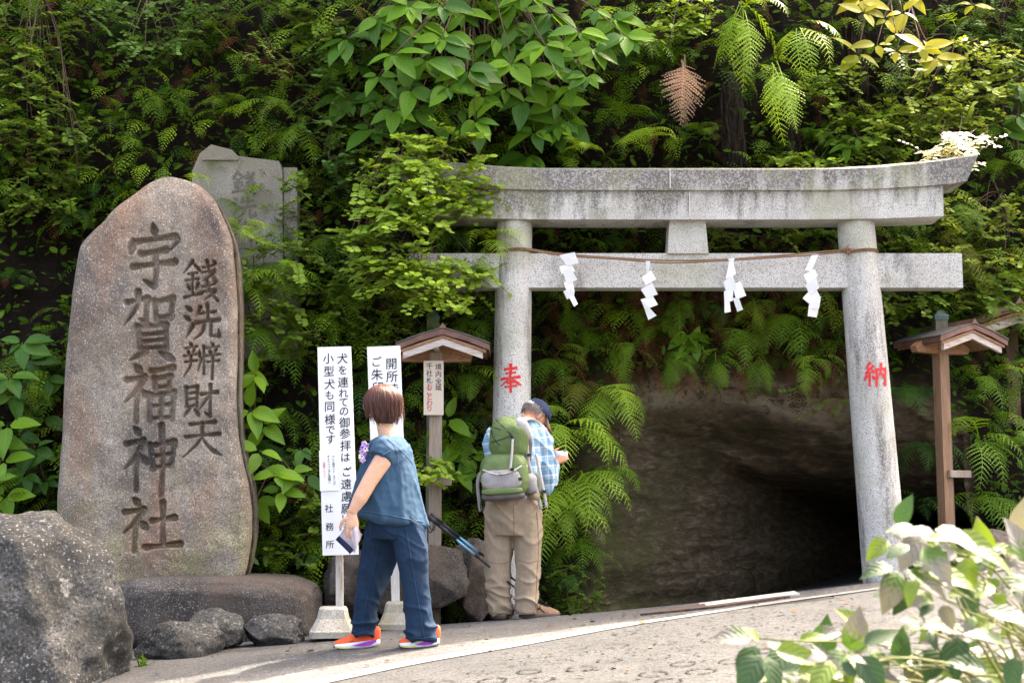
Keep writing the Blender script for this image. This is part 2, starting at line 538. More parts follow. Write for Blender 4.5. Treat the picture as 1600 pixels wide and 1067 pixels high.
# ------------------------------------------------------------------ boulders
M_BOULD = mat_stone('boulder_grey', [(.022, .022, .021), (.062, .061, .057), (.125, .122, .115)], 2.6, (.2, .5), 60, 1.0, ((.028, .028, .024), 2.2, (1, 1, 1), .50), ((.2, .2, .19), 4.0, .60))
M_BOULD2 = mat_stone('boulder_brown', [(.04, .034, .028), (.08, .07, .06), (.13, .117, .103)], 3.5, (.35, .5), 110, .8, ((.10, .075, .058), 1.6, (1, 1, .5)), ((.34, .33, .31), 9.0, .70))
def boulder(label, c, size, seed, mat, facets=9, rough=.10, sub=5, flat=True, rotz=0.0):
    bm = bmesh.new(); bmesh.ops.create_icosphere(bm, subdivisions=sub, radius=1)
    rnd = random.Random(seed)
    planes = []
    for k in range(facets):
        n = Vector((rnd.gauss(0, 1), rnd.gauss(0, 1), rnd.gauss(0, .8))).normalized(); planes.append((n, rnd.uniform(.68, .9)))
    for v in bm.verts:
        p = v.co.copy()
        for n, h in planes:
            d = p.dot(n) - h
            if d > 0: p -= n * d * .95
        p *= 1 + rough * fbm(p, 1.3, seed * 1.3, 3) + rough * .35 * fbm(p, 5, seed, 4)
        v.co = p
    M = Euler((0, 0, rotz)).to_matrix()
    for v in bm.verts:
        v.co = M @ Vector((v.co.x * size[0], v.co.y * size[1], v.co.z * size[2]))
    o = bm_obj('boulder', bm, mat); o.location = c
    return tag(o, label, 'rock')

boulder('huge grey lichen-speckled boulder in the lower left corner', P(8, 1010, 8.2), (.83, .7, .80), 3, M_BOULD, 16, .13, 6)
boulder('rounded low grey stone between the huge boulder and the plinth', P(282, 1012, 8.95), (.29, .25, .17), 11, M_BOULD, 7, .10)
boulder('small mottled stone tucked behind the rounded low stone', P(335, 985, 9.3), (.22, .2, .14), 17, M_BOULD, 7, .1)
boulder('small dark angular stone at the foot of the plinth', P(428, 987, 9.35), (.22, .2, .12), 23, M_BOULD, 11, .1)
boulder('broad brownish rock behind the walking woman', P(650, 905, 10.35), (.37, .3, .33), 31, M_BOULD2, 11, .09)
boulder('dark rock wedged left of the hiker’s legs', P(738, 905, 10.6), (.19, .25, .31), 37, M_BOULD2, 10, .08)
boulder('dark rock behind the white dog notice stake', P(545, 915, 10.5), (.22, .25, .27), 41, M_BOULD2, 9, .09)
boulder('low rock standing behind the right torii pillar', P(1440, 868, 11.2), (.2, .2, .16), 43, M_BOULD2, 9, .09)
boulder('dark brown rock at the right behind the white leaves', P(1545, 862, 11.0), (.3, .25, .17), 47, M_BOULD2, 9, .09)
# plinth: long loaf-shaped stone under the monument
def plinth():
    bm = bmesh.new(); bmesh.ops.create_icosphere(bm, subdivisions=6, radius=1)
    for v in bm.verts:
        p = v.co
        q = Vector([math.copysign(abs(a) ** .42, a) for a in p])
        q *= 1 + .035 * fbm(p, 1.6, 2.0, 4)
        q.z -= .10 * max(0, q.x) ** 3
        v.co = Vector((q.x * .71, q.y * .45, q.z * .26))
    o = bm_obj('plinth_stone', bm, M_BOULD2); o.location = P(340, 955, 10.15)
    return tag(o, 'long rounded plinth stone carrying the inscribed monument', 'plinth')
plinth()

# ------------------------------------------------------------------ brush characters (0..100 box, y down)
G = {}
NE = lambda dx=0, s=1.0: [('d', [(20, 3), (30, 14)]), ('h', [(6, 28), (37, 23)]), ('p', [(36, 24), (24, 46), (4, 66)]), ('v', [(24, 48), (24, 98)]), ('d', [(31, 45), (43, 57)])]
G['宇'] = [('d', [(48, 1), (52, 17)]), ('d', [(13, 24), (8, 44)]), ('h', [(13, 28), (88, 20)]), ('p', [(88, 20), (93, 26), (80, 40)]), ('h', [(26, 46), (72, 40)]), ('h', [(12, 66), (88, 58)]), ('v', [(52, 44), (54, 74), (50, 95)]), ('p', [(50, 95), (32, 86)])]
G['賀'] = [('h', [(10, 16), (45, 10)]), ('v', [(44, 10), (41, 47)]), ('p', [(41, 47), (31, 41)]), ('p', [(28, 0), (26, 22), (4, 50)]), ('v', [(57, 14), (60, 43)]), ('h', [(57, 15), (90, 9)]), ('v', [(90, 9), (86, 39)]), ('h', [(60, 39), (87, 36)]), ('v', [(27, 52), (28, 84)]), ('h', [(27, 53), (77, 48)]), ('v', [(77, 48), (77, 84)]), ('t', [(30, 64), (74, 61)]), ('t', [(30, 74), (74, 71)]), ('t', [(29, 84), (76, 82)]), ('p', [(38, 88), (10, 101)]), ('d', [(62, 88), (90, 101)])]
G['福'] = NE() + [('h', [(49, 13), (90, 8)]), ('v', [(54, 25), (57, 43)]), ('h', [(54, 26), (85, 22)]), ('v', [(85, 22), (81, 41)]), ('t', [(57, 41), (82, 38)]), ('v', [(46, 53), (48, 96)]), ('h', [(46, 54), (91, 49)]), ('v', [(91, 49), (88, 94)]), ('t', [(49, 72), (88, 69)]), ('v', [(68, 53), (67, 92)]), ('t', [(49, 93), (88, 91)])]
G['神'] = NE() + [('v', [(50, 30), (54, 66)]), ('h', [(50, 31), (93, 25)]), ('v', [(93, 25), (88, 62)]), ('t', [(54, 47), (90, 43)]), ('t', [(54, 64), (88, 60)]), ('v', [(70, 0), (72, 60), (70, 106)])]
G['社'] = NE() + [('h', [(52, 44), (90, 38)]), ('v', [(70, 10), (71, 88)]), ('h', [(42, 92), (99, 86)])]
G['錢'] = [('p', [(27, 2), (4, 34)]), ('d', [(28, 8), (48, 28)]), ('t', [(16, 37), (40, 33)]), ('t', [(9, 53), (44, 48)]), ('v', [(27, 36), (27, 88)]), ('d', [(13, 62), (19, 75)]), ('p', [(43, 60), (36, 75)]), ('h', [(4, 94), (50, 84)])] + \
    [s for o in (0, 48) for s in (('t', [(55, 20 + o), (88, 13 + o)]), ('t', [(54, 33 + o), (90, 26 + o)]), ('v', [(66, 2 + o), (74, 32 + o), (95, 54 + o)]), ('p', [(88, 30 + o), (58, 54 + o)]), ('d', [(83, 2 + o), (92, 10 + o)]))]
G['洗'] = [('d', [(8, 8), (22, 19)]), ('d', [(2, 34), (16, 44)]), ('p', [(24, 58), (5, 95)]), ('p', [(46, 10), (35, 32)]), ('t', [(43, 27), (88, 21)]), ('v', [(66, 2), (66, 46)]), ('h', [(33, 52), (97, 44)]), ('p', [(56, 50), (50, 78), (28, 99)]), ('v', [(75, 48), (74, 86)]), ('h', [(74, 88), (97, 90)]), ('p', [(98, 90), (98, 72)])]
def SHIN(o): return [('d', [(18 + o, 1), (23 + o, 10)]), ('t', [(4 + o, 17), (38 + o, 12)]), ('d', [(12 + o, 21), (16 + o, 33)]), ('p', [(30 + o, 20), (25 + o, 33)]), ('t', [(1 + o, 40), (41 + o, 35)]), ('t', [(6 + o, 57), (38 + o, 53)])]
G['辨'] = SHIN(0) + [('p', [(22, 40), (20, 70), (4, 99)])] + [('d', [(46, 24), (45, 42)]), ('p', [(50, 46), (42, 84)]), ('v', [(57, 12), (57, 92)])] + SHIN(60) + [('v', [(81, 40), (80, 106)])]
G['財'] = [('v', [(8, 10), (9, 68)]), ('h', [(8, 11), (41, 7)]), ('v', [(41, 7), (40, 68)]), ('t', [(10, 28), (39, 25)]), ('t', [(10, 46), (39, 43)]), ('t', [(9, 66), (40, 64)]), ('p', [(17, 72), (1, 98)]), ('d', [(32, 72), (46, 94)]), ('h', [(52, 31), (99, 24)]), ('v', [(79, 2), (79, 96)]), ('p', [(79, 96), (64, 86)]), ('p', [(77, 32), (48, 76)])]
G['天'] = [('h', [(22, 15), (82, 8)]), ('h', [(10, 46), (92, 38)]), ('p', [(51, 12), (46, 52), (4, 98)]), ('n', [(50, 48), (72, 76), (99, 92)])]
G['奉'] = [('h', [(22, 18), (78, 13)]), ('t', [(27, 34), (72, 30)]), ('h', [(7, 54), (93, 46)]), ('p', [(50, 0), (46, 48), (2, 80)]), ('n', [(54, 48), (76, 66), (100, 76)]), ('t', [(33, 69), (67, 65)]), ('t', [(24, 84), (76, 79)]), ('v', [(50, 60), (50, 102)])]
G['納'] = [('p', [(26, 0), (10, 22)]), ('t', [(10, 23), (28, 25)]), ('p', [(38, 14), (8, 44)]), ('t', [(8, 45), (41, 38)]), ('d', [(33, 30), (43, 42)]), ('v', [(24, 46), (24, 98)]), ('p', [(13, 56), (2, 78)]), ('d', [(34, 56), (45, 70)]), ('v', [(54, 27), (54, 100)]), ('h', [(54, 28), (95, 23)]), ('v', [(95, 23), (95, 94)]), ('p', [(95, 94), (83, 86)]), ('p', [(74, 3), (73, 34), (59, 68)]), ('d', [(75, 42), (89, 62)])]
RAD = {'h': (1.0, .72, .78, 1.15), 't': (.7, .58, .6, .8), 'v': (1.1, .85, .85, .95), 'p': (1.15, .95, .7, .3), 'n': (.45, .8, 1.25, .35), 'd': (.45, .95, 1.25, .8)}
def strokes(ch, x0, y0, x1, y1, half):
    """-> list of [(px,py,r)...] in pixels"""
    out = []
    for t, pts in G[ch]:
        pp = catmull(pts, 7) if len(pts) > 2 else [np.array(pts[0], float) * (1 - k / 6) + np.array(pts[1], float) * k / 6 for k in range(7)]
        rr = RAD[t]; st = []
        for k, p in enumerate(pp):
            f = k / 6 * 3; i = min(int(f), 2); r = rr[i] * (1 - f + i) + rr[i + 1] * (f - i)
            st.append((x0 + p[0] / 100 * (x1 - x0), y0 + p[1] / 100 * (y1 - y0), r * half))
        out.append(st)
    return out

# ------------------------------------------------------------------ inscribed monument
MON_Y = 9.95
OUT = [(268, 244, 270), (272, 232, 285), (280, 220, 302), (292, 207, 316), (312, 186, 334), (340, 158, 348), (362, 130, 357), (378, 118, 361), (420, 110, 366), (470, 104, 368), (520, 98, 368), (560, 93, 367), (620, 88, 366), (680, 83, 369), (720, 80, 377), (760, 78, 387), (800, 76, 392), (840, 78, 391), (868, 84, 387), (890, 98, 383), (903, 128, 378), (912, 150, 370)]
NR, NCOL = 520, 270
ry = np.linspace(268, 912, NR)
xl = np.interp(ry, [o[0] for o in OUT], [o[1] for o in OUT]); xr = np.interp(ry, [o[0] for o in OUT], [o[2] for o in OUT])
ker = np.ones(9) / 9
xl[4:-4] = np.convolve(xl, ker, 'valid'); xr[4:-4] = np.convolve(xr, ker, 'valid')
uu = np.linspace(0, 1, NCOL)
PXG = xl[:, None] + (xr - xl)[:, None] * uu[None, :]
PYG = np.repeat(ry[:, None], NCOL, 1)
inside = np.full(PXG.shape, -1e3)
BIG = [('宇', 196, 348, 282, 452), ('賀', 191, 456, 277, 560), ('福', 189, 566, 277, 660), ('神', 190, 664, 277, 768), ('社', 188, 776, 282, 862)]
SML = [('錢', 285, 406, 342, 468), ('洗', 285, 474, 342, 530), ('辨', 284, 534, 341, 588), ('財', 285, 600, 339, 652), ('天', 283, 654, 346, 716)]
for lst, half in ((BIG, 5.5), (SML, 3.4)):
    for ch, x0, y0, x1, y1 in lst:
        for st in strokes(ch, x0, y0, x1, y1, half * (.82 if ch in '辨錢' else 1)):
            for a, b in zip(st[:-1], st[1:]):
                rm = max(a[2], b[2]) + 2
                r0 = np.searchsorted(ry, min(a[1], b[1]) - rm); r1 = np.searchsorted(ry, max(a[1], b[1]) + rm)
                X = PXG[r0:r1]; Y_ = PYG[r0:r1]
                dx, dy = b[0] - a[0], b[1] - a[1]; L2 = dx * dx + dy * dy + 1e-9
                t = np.clip(((X - a[0]) * dx + (Y_ - a[1]) * dy) / L2, 0, 1)
                d = np.hypot(X - a[0] - t * dx, Y_ - a[1] - t * dy)
                inside[r0:r1] = np.maximum(inside[r0:r1], a[2] + (b[2] - a[2]) * t - d)
carve = .058 * np.clip((inside + .3) / 3.0, 0, 1) ** .75
V = np.zeros((NR, NCOL, 3)); 
for r in range(NR):
    w_ = (xr[r] - xl[r]); topf = min(1.0, (ry[r] - 262) / 60)
    for c_ in range(NCOL):
        px, py = PXG[r, c_], ry[r]
        u = uu[c_]
        e = min(px - xl[r], xr[r] - px) / 223.0              # metres from the side
        rad = .075
        back = rad - math.sqrt(max(0, rad * rad - max(0, rad - e) ** 2)) if e < rad else 0
        back += .13 * max(0, 1 - (px - 70) / 115.0) ** 1.3       # left side turns away
        tp = max(0, 1 - (py - 268) / 75.0); back += .16 * tp ** 1.6
        p = P(px, py, MON_Y)
        b2 = .055 * fbm((p.x, 0, p.z), 1.5, 5.0, 3) + .014 * fbm((p.x, 0, p.z * .7), 7, 2.0, 3) + .02 * max(0, abs(nz((p.x, 0, p.z * .8), 3.0, 6.0)) - .2)
        b2 += .03 * max(0, nz((p.x * 1.0, 0, p.z * .35), 4.2, 11.0) - .25) * (1 if px < 190 else 0)
        V[r, c_] = (p.x, MON_Y + back + b2 + carve[r, c_], p.z)
F = grid_faces(NCOL, NR)
nf = NR * NCOL
# back skin: coarse mirror joined to the rim
rim = [(r, 0) for r in range(NR)] + [(NR - 1, c_) for c_ in range(1, NCOL)] + [(r, NCOL - 1) for r in range(NR - 2, -1, -1)] + [(0, c_) for c_ in range(NCOL - 2, 0, -1)]
Vl = V.reshape(-1, 3).tolist(); Fl = [tuple(int(i) for i in f[::-1]) for f in F]
ctr = np.array([V[:, :, 0].mean(), 0, V[:, :, 2].mean()])
loops = [[r * NCOL + c_ for r, c_ in rim]]
for sh, by in ((1.0, .16), (.97, .34), (.8, .44)):
    base = len(Vl)
    for r, c_ in rim:
        q = V[r, c_]
        Vl.append((ctr[0] + (q[0] - ctr[0]) * sh, max(q[1], MON_Y + .02) * 0 + MON_Y + .1 + by, ctr[2] + (q[2] - ctr[2]) * sh))
    loops.append(list(range(base, base + len(rim))))
for la, lb in zip(loops[:-1], loops[1:]):
    for k in range(len(rim)):
        k2 = (k + 1) % len(rim); Fl.append((la[k], la[k2], lb[k2], lb[k]))
Fl.append(tuple(loops[-1]))
me = arr_mesh('monument', Vl, Fl)
m = NT('monument_granite')
n1 = m.noise(2.6, 6, .62); g = m.noise(95, 3, .6)
c = m.ramp(n1, [(.3, (.15, .12, .09)), (.52, (.26, .218, .17)), (.75, (.34, .295, .238))])
rs = m.noise(2.3, 5, .6, m.map((1.5, 1, .42)))
c = m.mix(m.ramp(rs, [(.48, 0.0), (.66, .7)]), c, (.25, .125, .068))
rs2 = m.noise(1.2, 4, .55, m.map((.9, 1, .5)))
c = m.mix(m.ramp(rs2, [(.42, 0.0), (.7, .55)]), c, (.20, .145, .108))
tz = m('SeparateXYZ'); m.l(m.tc.outputs['Object'], tz.inputs[0])
ol = m.noise(3.5, 6, .65)
lowf = m.ramp(m.math('MULTIPLY', tz.outputs[2], .6), [(.2, 1.0), (.75, 0.0)])      # damp algae at the foot (object z in metres)
c = m.mix(m.math('MULTIPLY', lowf, m.ramp(ol, [(.42, 0.0), (.6, .8)])), c, (.27, .245, .11))
c = m.mix(m.ramp(m.noise(1.7, 6, .7, m.map((1, 1, .6))), [(.50, 0.0), (.64, .8)]), c, (.075, .068, .062))
c = m.mix(m.ramp(g, [(.38, .85), (.46, 0.0)]), c, (.11, .095, .085))
c = m.mix(m.ramp(g, [(.58, 0.0), (.66, .8)]), c, (.50, .47, .43))
c = m.mix(m.ramp(m.noise(26, 5, .8), [(.665, 0.0), (.70, .6)]), c, (.50, .48, .44))
M_MON = m.out(c, .88, m.bump(g, .55, .005, m.bump(m.noise(30, 6, .7), .55, .02)), .25)
tag(mesh_obj('stone_monument', me, M_MON), 'tall reddish standing stone with two columns of carved characters', 'monument')

# worn stone tablet behind it
tab = thing('stone_tablet', 'worn grey tablet half hidden by ferns behind the tall monument', 'tablet', P(388, 600, 10.95))
M_TAB = mat_stone('tablet_granite', [(.14, .125, .095), (.21, .192, .155), (.29, .27, .23)], 3, (.55, .4), 140, .5, ((.19, .17, .12), 1.6, (1, 1, .5), .5))
def slab(bm, pxs, Y, th):
    f = [bm.verts.new(P(x, y, Y)) for x, y in pxs]; b = [bm.verts.new(P(x, y, Y) + Vector((0, th, 0))) for x, y in pxs]
    bm.faces.new(f); bm.faces.new(b[::-1]); n = len(f)
    for k in range(n): bm.faces.new((f[k], b[k], b[(k + 1) % n], f[(k + 1) % n]))
def rel(o, parent):
    o.parent = parent; o.location = -Vector(parent.location); return o
bm = bmesh.new(); slab(bm, [(300, 560), (443, 560), (441, 268), (436, 252), (372, 244), (362, 234), (330, 226), (312, 240), (300, 268)], 10.9, .18); bevel(bm, .012)
rel(bm_obj('slab', bm, M_TAB, None, False), tab)
bm = bmesh.new(); slab(bm, [(445, 560), (466, 560), (464, 262), (443, 262)], 10.93, .16); bevel(bm, .01)
rel(bm_obj('side_slab', bm, M_TAB, None, False), tab)
bm = bmesh.new(); slab(bm, [(316, 250), (372, 250), (372, 245), (316, 245)], 10.88, .05)
rel(bm_obj('moulding', bm, M_TAB, None, False), tab)
def stroke_mesh(bm, sts, mapf):
    for si, st in enumerate(sts):
        L = []; Rr = []
        for k, (x, y, r) in enumerate(st):
            a = st[max(k - 1, 0)]; b = st[min(k + 1, len(st) - 1)]
            tx, ty = b[0] - a[0], b[1] - a[1]; q = math.hypot(tx, ty) + 1e-9; tx /= q; ty /= q
            if k == 0: x -= tx * r * .6; y -= ty * r * .6
            if k == len(st) - 1: x += tx * r * .6; y += ty * r * .6
            L.append(bm.verts.new(mapf(x - ty * r, y + tx * r, si))); Rr.append(bm.verts.new(mapf(x + ty * r, y - tx * r, si)))
        for k in range(len(st) - 1): bm.faces.new((L[k], Rr[k], Rr[k + 1], L[k + 1]))
M_INK_OLD = mat_plain('worn_carving', (.125, .112, .09), .95, .3, 60, .4)
bm = bmesh.new()
for ch, y0 in (('錢', 268), ('洗', 306), ('辨', 340)):
    stroke_mesh(bm, strokes(ch, 362, y0, 400, y0 + 34, 2.0), lambda x, y, i: P(x, y, 10.897 - i * .0002))
rel(bm_obj('carved_lettering', bm, M_INK_OLD, None, False), tab)
# ------------------------------------------------------------------ torii
TY = 10.85                                   # pillar axis distance
def torii_mat(name, dark, streak, zg=None):
    m = NT(name)
    n1 = m.noise(2.4, 6, .65); g = m.noise(125, 3, .6)
    c = m.ramp(n1, [(.3, (.46, .435, .39)), (.6, (.60, .575, .53)), (.8, (.66, .635, .59))])
    c = m.mix(m.ramp(g, [(.4, .85), (.49, 0.0)]), c, (.20, .195, .18))
    s = m.noise(3.4, 6, .7, m.map(streak))
    if zg:
        sx = m('SeparateXYZ'); m.l(m.tc.outputs['Object'], sx.inputs[0])
        s = m.math('ADD', s, m.math('MULTIPLY', m.math('SUBTRACT', sx.outputs[2], zg[0]), zg[1]))
        s = m.math('ADD', s, m.math('MULTIPLY', m.math('SUBTRACT', zg[2], sx.outputs[0]), zg[3]))
    sp = m.noise(60, 6, .8)
    k = m.math('MULTIPLY', m.ramp(s, [(dark, 0.0), (dark + .16, 1.0)]), m.ramp(sp, [(.38, 0.15), (.54, 1.0)]))
    c = m.mix(m.math('MULTIPLY', k, .85), c, (.07, .062, .052))
    mo = m.noise(2.0, 5, .6)
    c = m.mix(m.ramp(mo, [(.50, 0.0), (.70, .6)]), c, (.27, .27, .15))
    return m.out(c, .9, m.bump(g, .6, .005, m.bump(m.noise(28, 5, .7), .35, .012)), .25)
M_TBEAM = torii_mat('torii_granite_beam', .395, (2.2, 1, .45), (3.2, .75, 1.6, .045))
M_TPIL = torii_mat('torii_granite_pillar', .50, (2.0, 2.0, .35))
M_TLOW = torii_mat('torii_granite_clean', .54, (1.5, 1, .6))
M_RED = mat_plain('red_paint', (.62, .03, .03), .6, .2, 50, .3)
tor = thing('torii_gate', 'weathered grey granite torii gate before the cave', 'torii gate', (P(1080, 900, TY).x, TY, .1))
def pillar(ptop, pbot, r0, r1, zbot):
    a = P(ptop[0], ptop[1], TY); b = P(pbot[0], pbot[1], TY)
    t = (b - a); b = a + t * ((a.z - zbot) / (a.z - b.z))
    bm = bmesh.new()
    pts = []
    for k in range(25):
        f = k / 24; q = a.lerp(b, f); r = r0 + (r1 - r0) * f
        pts.append((q.x, q.y, q.z, r))
    tube(bm, pts, 40, ref=(1, 0, 0))
    rel(bm_obj('pillar', bm, M_TPIL), tor)
    return a, b, r0, r1
PL = pillar((804, 336), (795, 950), .138, .152, .0)
PR = pillar((1336, 338), (1384, 905), .142, .172, .12)
def on_pillar(Pp):
    a, b, r0, r1 = Pp
    def f(x, y, i):
        q = P(x, y, TY - .15)
        k = (a.z - q.z) / (a.z - b.z); cx_ = a.x + (b.x - a.x) * k; r = r0 + (r1 - r0) * k
        ang = max(-1.4, min(1.4, (q.x - cx_) / r)); ang = math.asin(max(-.99, min(.99, (q.x - cx_) / r)))
        rr = r + .0022 + i * .00025
        return Vector((cx_ + rr * math.sin(ang), TY - rr * math.cos(ang), q.z))
    return f
for ch, bx_, pp, half in (('奉', (782, 569, 814, 611), PL, 2.3), ('納', (1350, 567, 1386, 603), PR, 2.1)):
    bm = bmesh.new(); stroke_mesh(bm, strokes(ch, bx_[0], bx_[1], bx_[2], bx_[3], half), on_pillar(pp))
    o = rel(bm_obj('red_lettering', bm, M_RED, None, False), tor); o['label'] = 'red painted carved character on the %s pillar' % ('left' if ch == '奉' else 'right')

def sweep(name, rows, mat):
    """rows: list of list of points (closed cross-sections) -> solid"""
    bm = bmesh.new(); rings = [[bm.verts.new(p) for p in r] for r in rows]; n = len(rows[0])
    for a, b in zip(rings[:-1], rings[1:]):
        for k in range(n): bm.faces.new((a[k], a[(k + 1) % n], b[(k + 1) % n], b[k]))
    bm.faces.new(rings[0][::-1]); bm.faces.new(rings[-1])
    bevel(bm, .008, 2, .6)
    return rel(bm_obj(name, bm, mat, None, False), tor)
FY = TY - .16                                # front of the lower lintel
zk = lambda py: P(0, py, FY).z
xk = lambda px: P(px, 300, FY).x
KX = [xk(1070) + (xk(1527) - xk(1070)) * t for t in (-1, -.9, -.8, -.65, -.5, -.3, -.1, 0, .1, .3, .5, .65, .8, .9, 1)]
def rise(x):
    t = abs((x - xk(1070)) / (xk(1527) - xk(1070))); return .115 * max(0, t - .42) ** 2.0 / .3364
# top lintel (kasagi) and the lintel below it (shimaki)
rows = []
for i, x in enumerate(KX):
    e = rise(x); end = .055 if i in (0, len(KX) - 1) else 0; sg = 1 if x > xk(1070) else -1
    zt, zb = zk(266) + e, zk(299) + e * .62
    rows.append([(x - sg * end * 1.6, TY - .20, zb), (x, TY - .215, zt - .01), (x, TY - .08, zt + .035), (x, TY + .08, zt + .035), (x, TY + .215, zt - .01), (x - sg * end * 1.6, TY + .20, zb)])
sweep('top_lintel', rows, M_TBEAM)
rows = []
x1 = xk(1473) - xk(1070)
for t in (-1, -.75, -.5, -.25, 0, .25, .5, .75, 1):
    x = xk(1070) + x1 * t; e = rise(x)
    zt, zb = zk(299) + e * .62 + .012, zk(343) + e * .35
    rows.append([(x, TY - .16, zb), (x, TY - .175, zt), (x, TY + .175, zt), (x, TY + .16, zb)])
sweep('second_lintel', rows, M_TBEAM)
bm = bmesh.new(); a = xk(638); b = xk(1504)
box(bm, ((a + b) / 2, TY, (zk(393) + zk(447)) / 2), (b - a, .17, zk(393) - zk(447))); bevel(bm, .008)
rel(bm_obj('tie_beam', bm, M_TLOW, None, False), tor)
bm = bmesh.new(); zc = (zk(336) + zk(394)) / 2
box(bm, (xk(1075), TY, zc), (xk(1107) - xk(1043), .22, zk(336) - zk(394)), None, (.86, .92)); bevel(bm, .006)
rel(bm_obj('centre_strut', bm, M_TLOW, None, False), tor)
bm = bmesh.new()
for px in (1046, 1077):
    box(bm, (xk(px), TY - .176 + (.0 if px == 1077 else -.040), zk(319 if px == 1077 else 282)), (.006, .012, .19 if px == 1077 else .15))
rel(bm_obj('mortar_joint', bm, mat_plain('mortar', (.62, .61, .58), .9, .1), None, False), tor)

# rope with paper streamers
M_ROPE = NT('straw_rope'); wv = M_ROPE('TexWave', i_Scale=60.0, i_Distortion=2.0); wv.bands_direction = 'DIAGONAL'
M_ROPE.l(M_ROPE.tc.outputs['Object'], wv.inputs[0])
M_ROPE = M_ROPE.out(M_ROPE.ramp(wv.outputs[1], [(.2, (.16, .085, .045)), (.8, (.36, .22, .13))]), .9, M_ROPE.bump(wv.outputs[1], .8, .006), .2)
rope = thing('straw_rope', 'thin brown straw rope strung across both torii pillars', 'rope', (P(1070, 400, TY - .2).x, TY - .2, P(1070, 400, TY - .2).z))
for off in (0, 1):
    bm = bmesh.new()
    px = [(818, 388), (832, 390), (880, 397), (960, 403), (1040, 407), (1120, 406), (1200, 401), (1280, 394), (1318, 391), (1332, 389)]
    pts = []
    for q in catmull([(x, y + off * 2.6 + (1.2 * math.sin(x * .05) if off else 0)) for x, y in px], 60):
        dd = .175 if 836 < q[0] < 1316 else .165
        v = P(q[0], q[1], TY - dd - .012 * off); pts.append((v.x, v.y, v.z, .0068))
    tube(bm, pts, 7); rel(bm_obj('strand', bm, M_ROPE), rope)
for Pp, py, name in ((PL, 388, 'wrap'), (PR, 389, 'wrap')):
    a, b, r0, r1 = Pp
    for dz in (0, -.014):
        z0 = P(800, py, TY - .15).z + dz; k = (a.z - z0) / (a.z - b.z); cx_ = a.x + (b.x - a.x) * k; r = r0 + (r1 - r0) * k + .005
        bm = bmesh.new(); tube(bm, [(cx_ + r * math.sin(t), TY - r * math.cos(t), z0 + .006 * math.sin(t * 2), .0065) for t in np.linspace(0, 6.283, 40)], 6, ref=(0, 0, 1))
        rel(bm_obj(name, bm, M_ROPE), rope)
bm = bmesh.new()
kc = P(1321, 389, TY - .18)
tube(bm, [(kc.x - .03, kc.y, kc.z - .01, .006), (kc.x, kc.y - .012, kc.z, .016), (kc.x + .03, kc.y, kc.z + .002, .006)], 8)
for dx, dz in ((.035, .035), (.02, -.055), (.03, -.05), (-.035, -.03)):
    tube(bm, [(kc.x, kc.y - .01, kc.z, .006), (kc.x + dx * .5, kc.y - .02, kc.z + dz * .6, .005), (kc.x + dx, kc.y - .015, kc.z + dz, .003)], 5)
rel(bm_obj('knot', bm, M_ROPE), rope)

M_PAPER = NT('white_paper'); 
M_PAPER.out(M_PAPER.ramp(M_PAPER.noise(9, 3), [(.3, (.78, .77, .75)), (.7, (.86, .855, .84))]), .7, None, .2)
_t = M_PAPER('BsdfTranslucent'); _t.inputs[0].default_value = (.85, .83, .8, 1); _x = M_PAPER('MixShader'); _x.inputs[0].default_value = .25
M_PAPER.l(M_PAPER.b.outputs[0], _x.inputs[1]); M_PAPER.l(_t.outputs[0], _x.inputs[2]); M_PAPER.l(_x.outputs[0], M_PAPER.n['Material Output'].inputs[0]); M_PAPER = M_PAPER.m
def shide(quads, label):
    """quads: zig-zag pieces in photo pixels, each four corners; every piece folds a little forward"""
    c0 = P(quads[0][0][0], quads[0][0][1], TY - .2)
    s = thing('paper_streamer', label, 'paper streamer', c0, (0, 0, 0), 'zigzag paper streamers on the rope')
    for i, q in enumerate(quads):
        bm = bmesh.new(); y0 = TY - .205 - .006 * i
        sk = .035 if i % 2 else -.03
        f = [bm.verts.new(P(x, y, y0 + (sk if k in (1, 2) else 0) * .5)) for k, (x, y) in enumerate(q)]
        b = [bm.verts.new(v.co + Vector((0, .0012, 0))) for v in f]
        bm.faces.new(f); bm.faces.new(b[::-1])
        for k in range(4): bm.faces.new((f[k], b[k], b[(k + 1) % 4], f[(k + 1) % 4]))
        rel(bm_obj('fold', bm, M_PAPER, None, False), s)
shide([[(874, 399), (898, 394), (904, 411), (886, 416)], [(874, 416), (893, 413), (899, 424), (877, 428)], [(879, 424), (892, 418), (902, 437), (886, 445)], [(881, 442), (894, 434), (898, 456), (890, 468)], [(880, 455), (893, 450), (898, 460), (886, 468)], [(889, 464), (896, 460), (903, 475), (897, 479)]], 'leftmost zigzag paper streamer with a crumpled square top')
shide([[(1009, 408), (1016, 408), (1014, 424), (1010, 430)], [(1003, 433), (1017, 422), (1025, 436), (1009, 446)], [(1001, 452), (1019, 442), (1028, 460), (1010, 466)], [(1001, 468), (1020, 462), (1028, 476), (1008, 484)], [(1002, 468), (1012, 478), (1026, 493), (1013, 500)]], 'zigzag paper streamer second from the left, hanging straight')
shide([[(1138, 404), (1148, 403), (1146, 410), (1139, 410)], [(1139, 410), (1146, 410), (1150, 428), (1134, 436)], [(1130, 440), (1145, 430), (1152, 452), (1135, 458)], [(1144, 444), (1157, 440), (1166, 462), (1150, 468)], [(1131, 455), (1146, 452), (1145, 470), (1132, 474)], [(1132, 470), (1140, 470), (1142, 487), (1132, 489)], [(1145, 466), (1154, 464), (1161, 484), (1152, 487)]], 'forked zigzag paper streamer right of the centre strut')
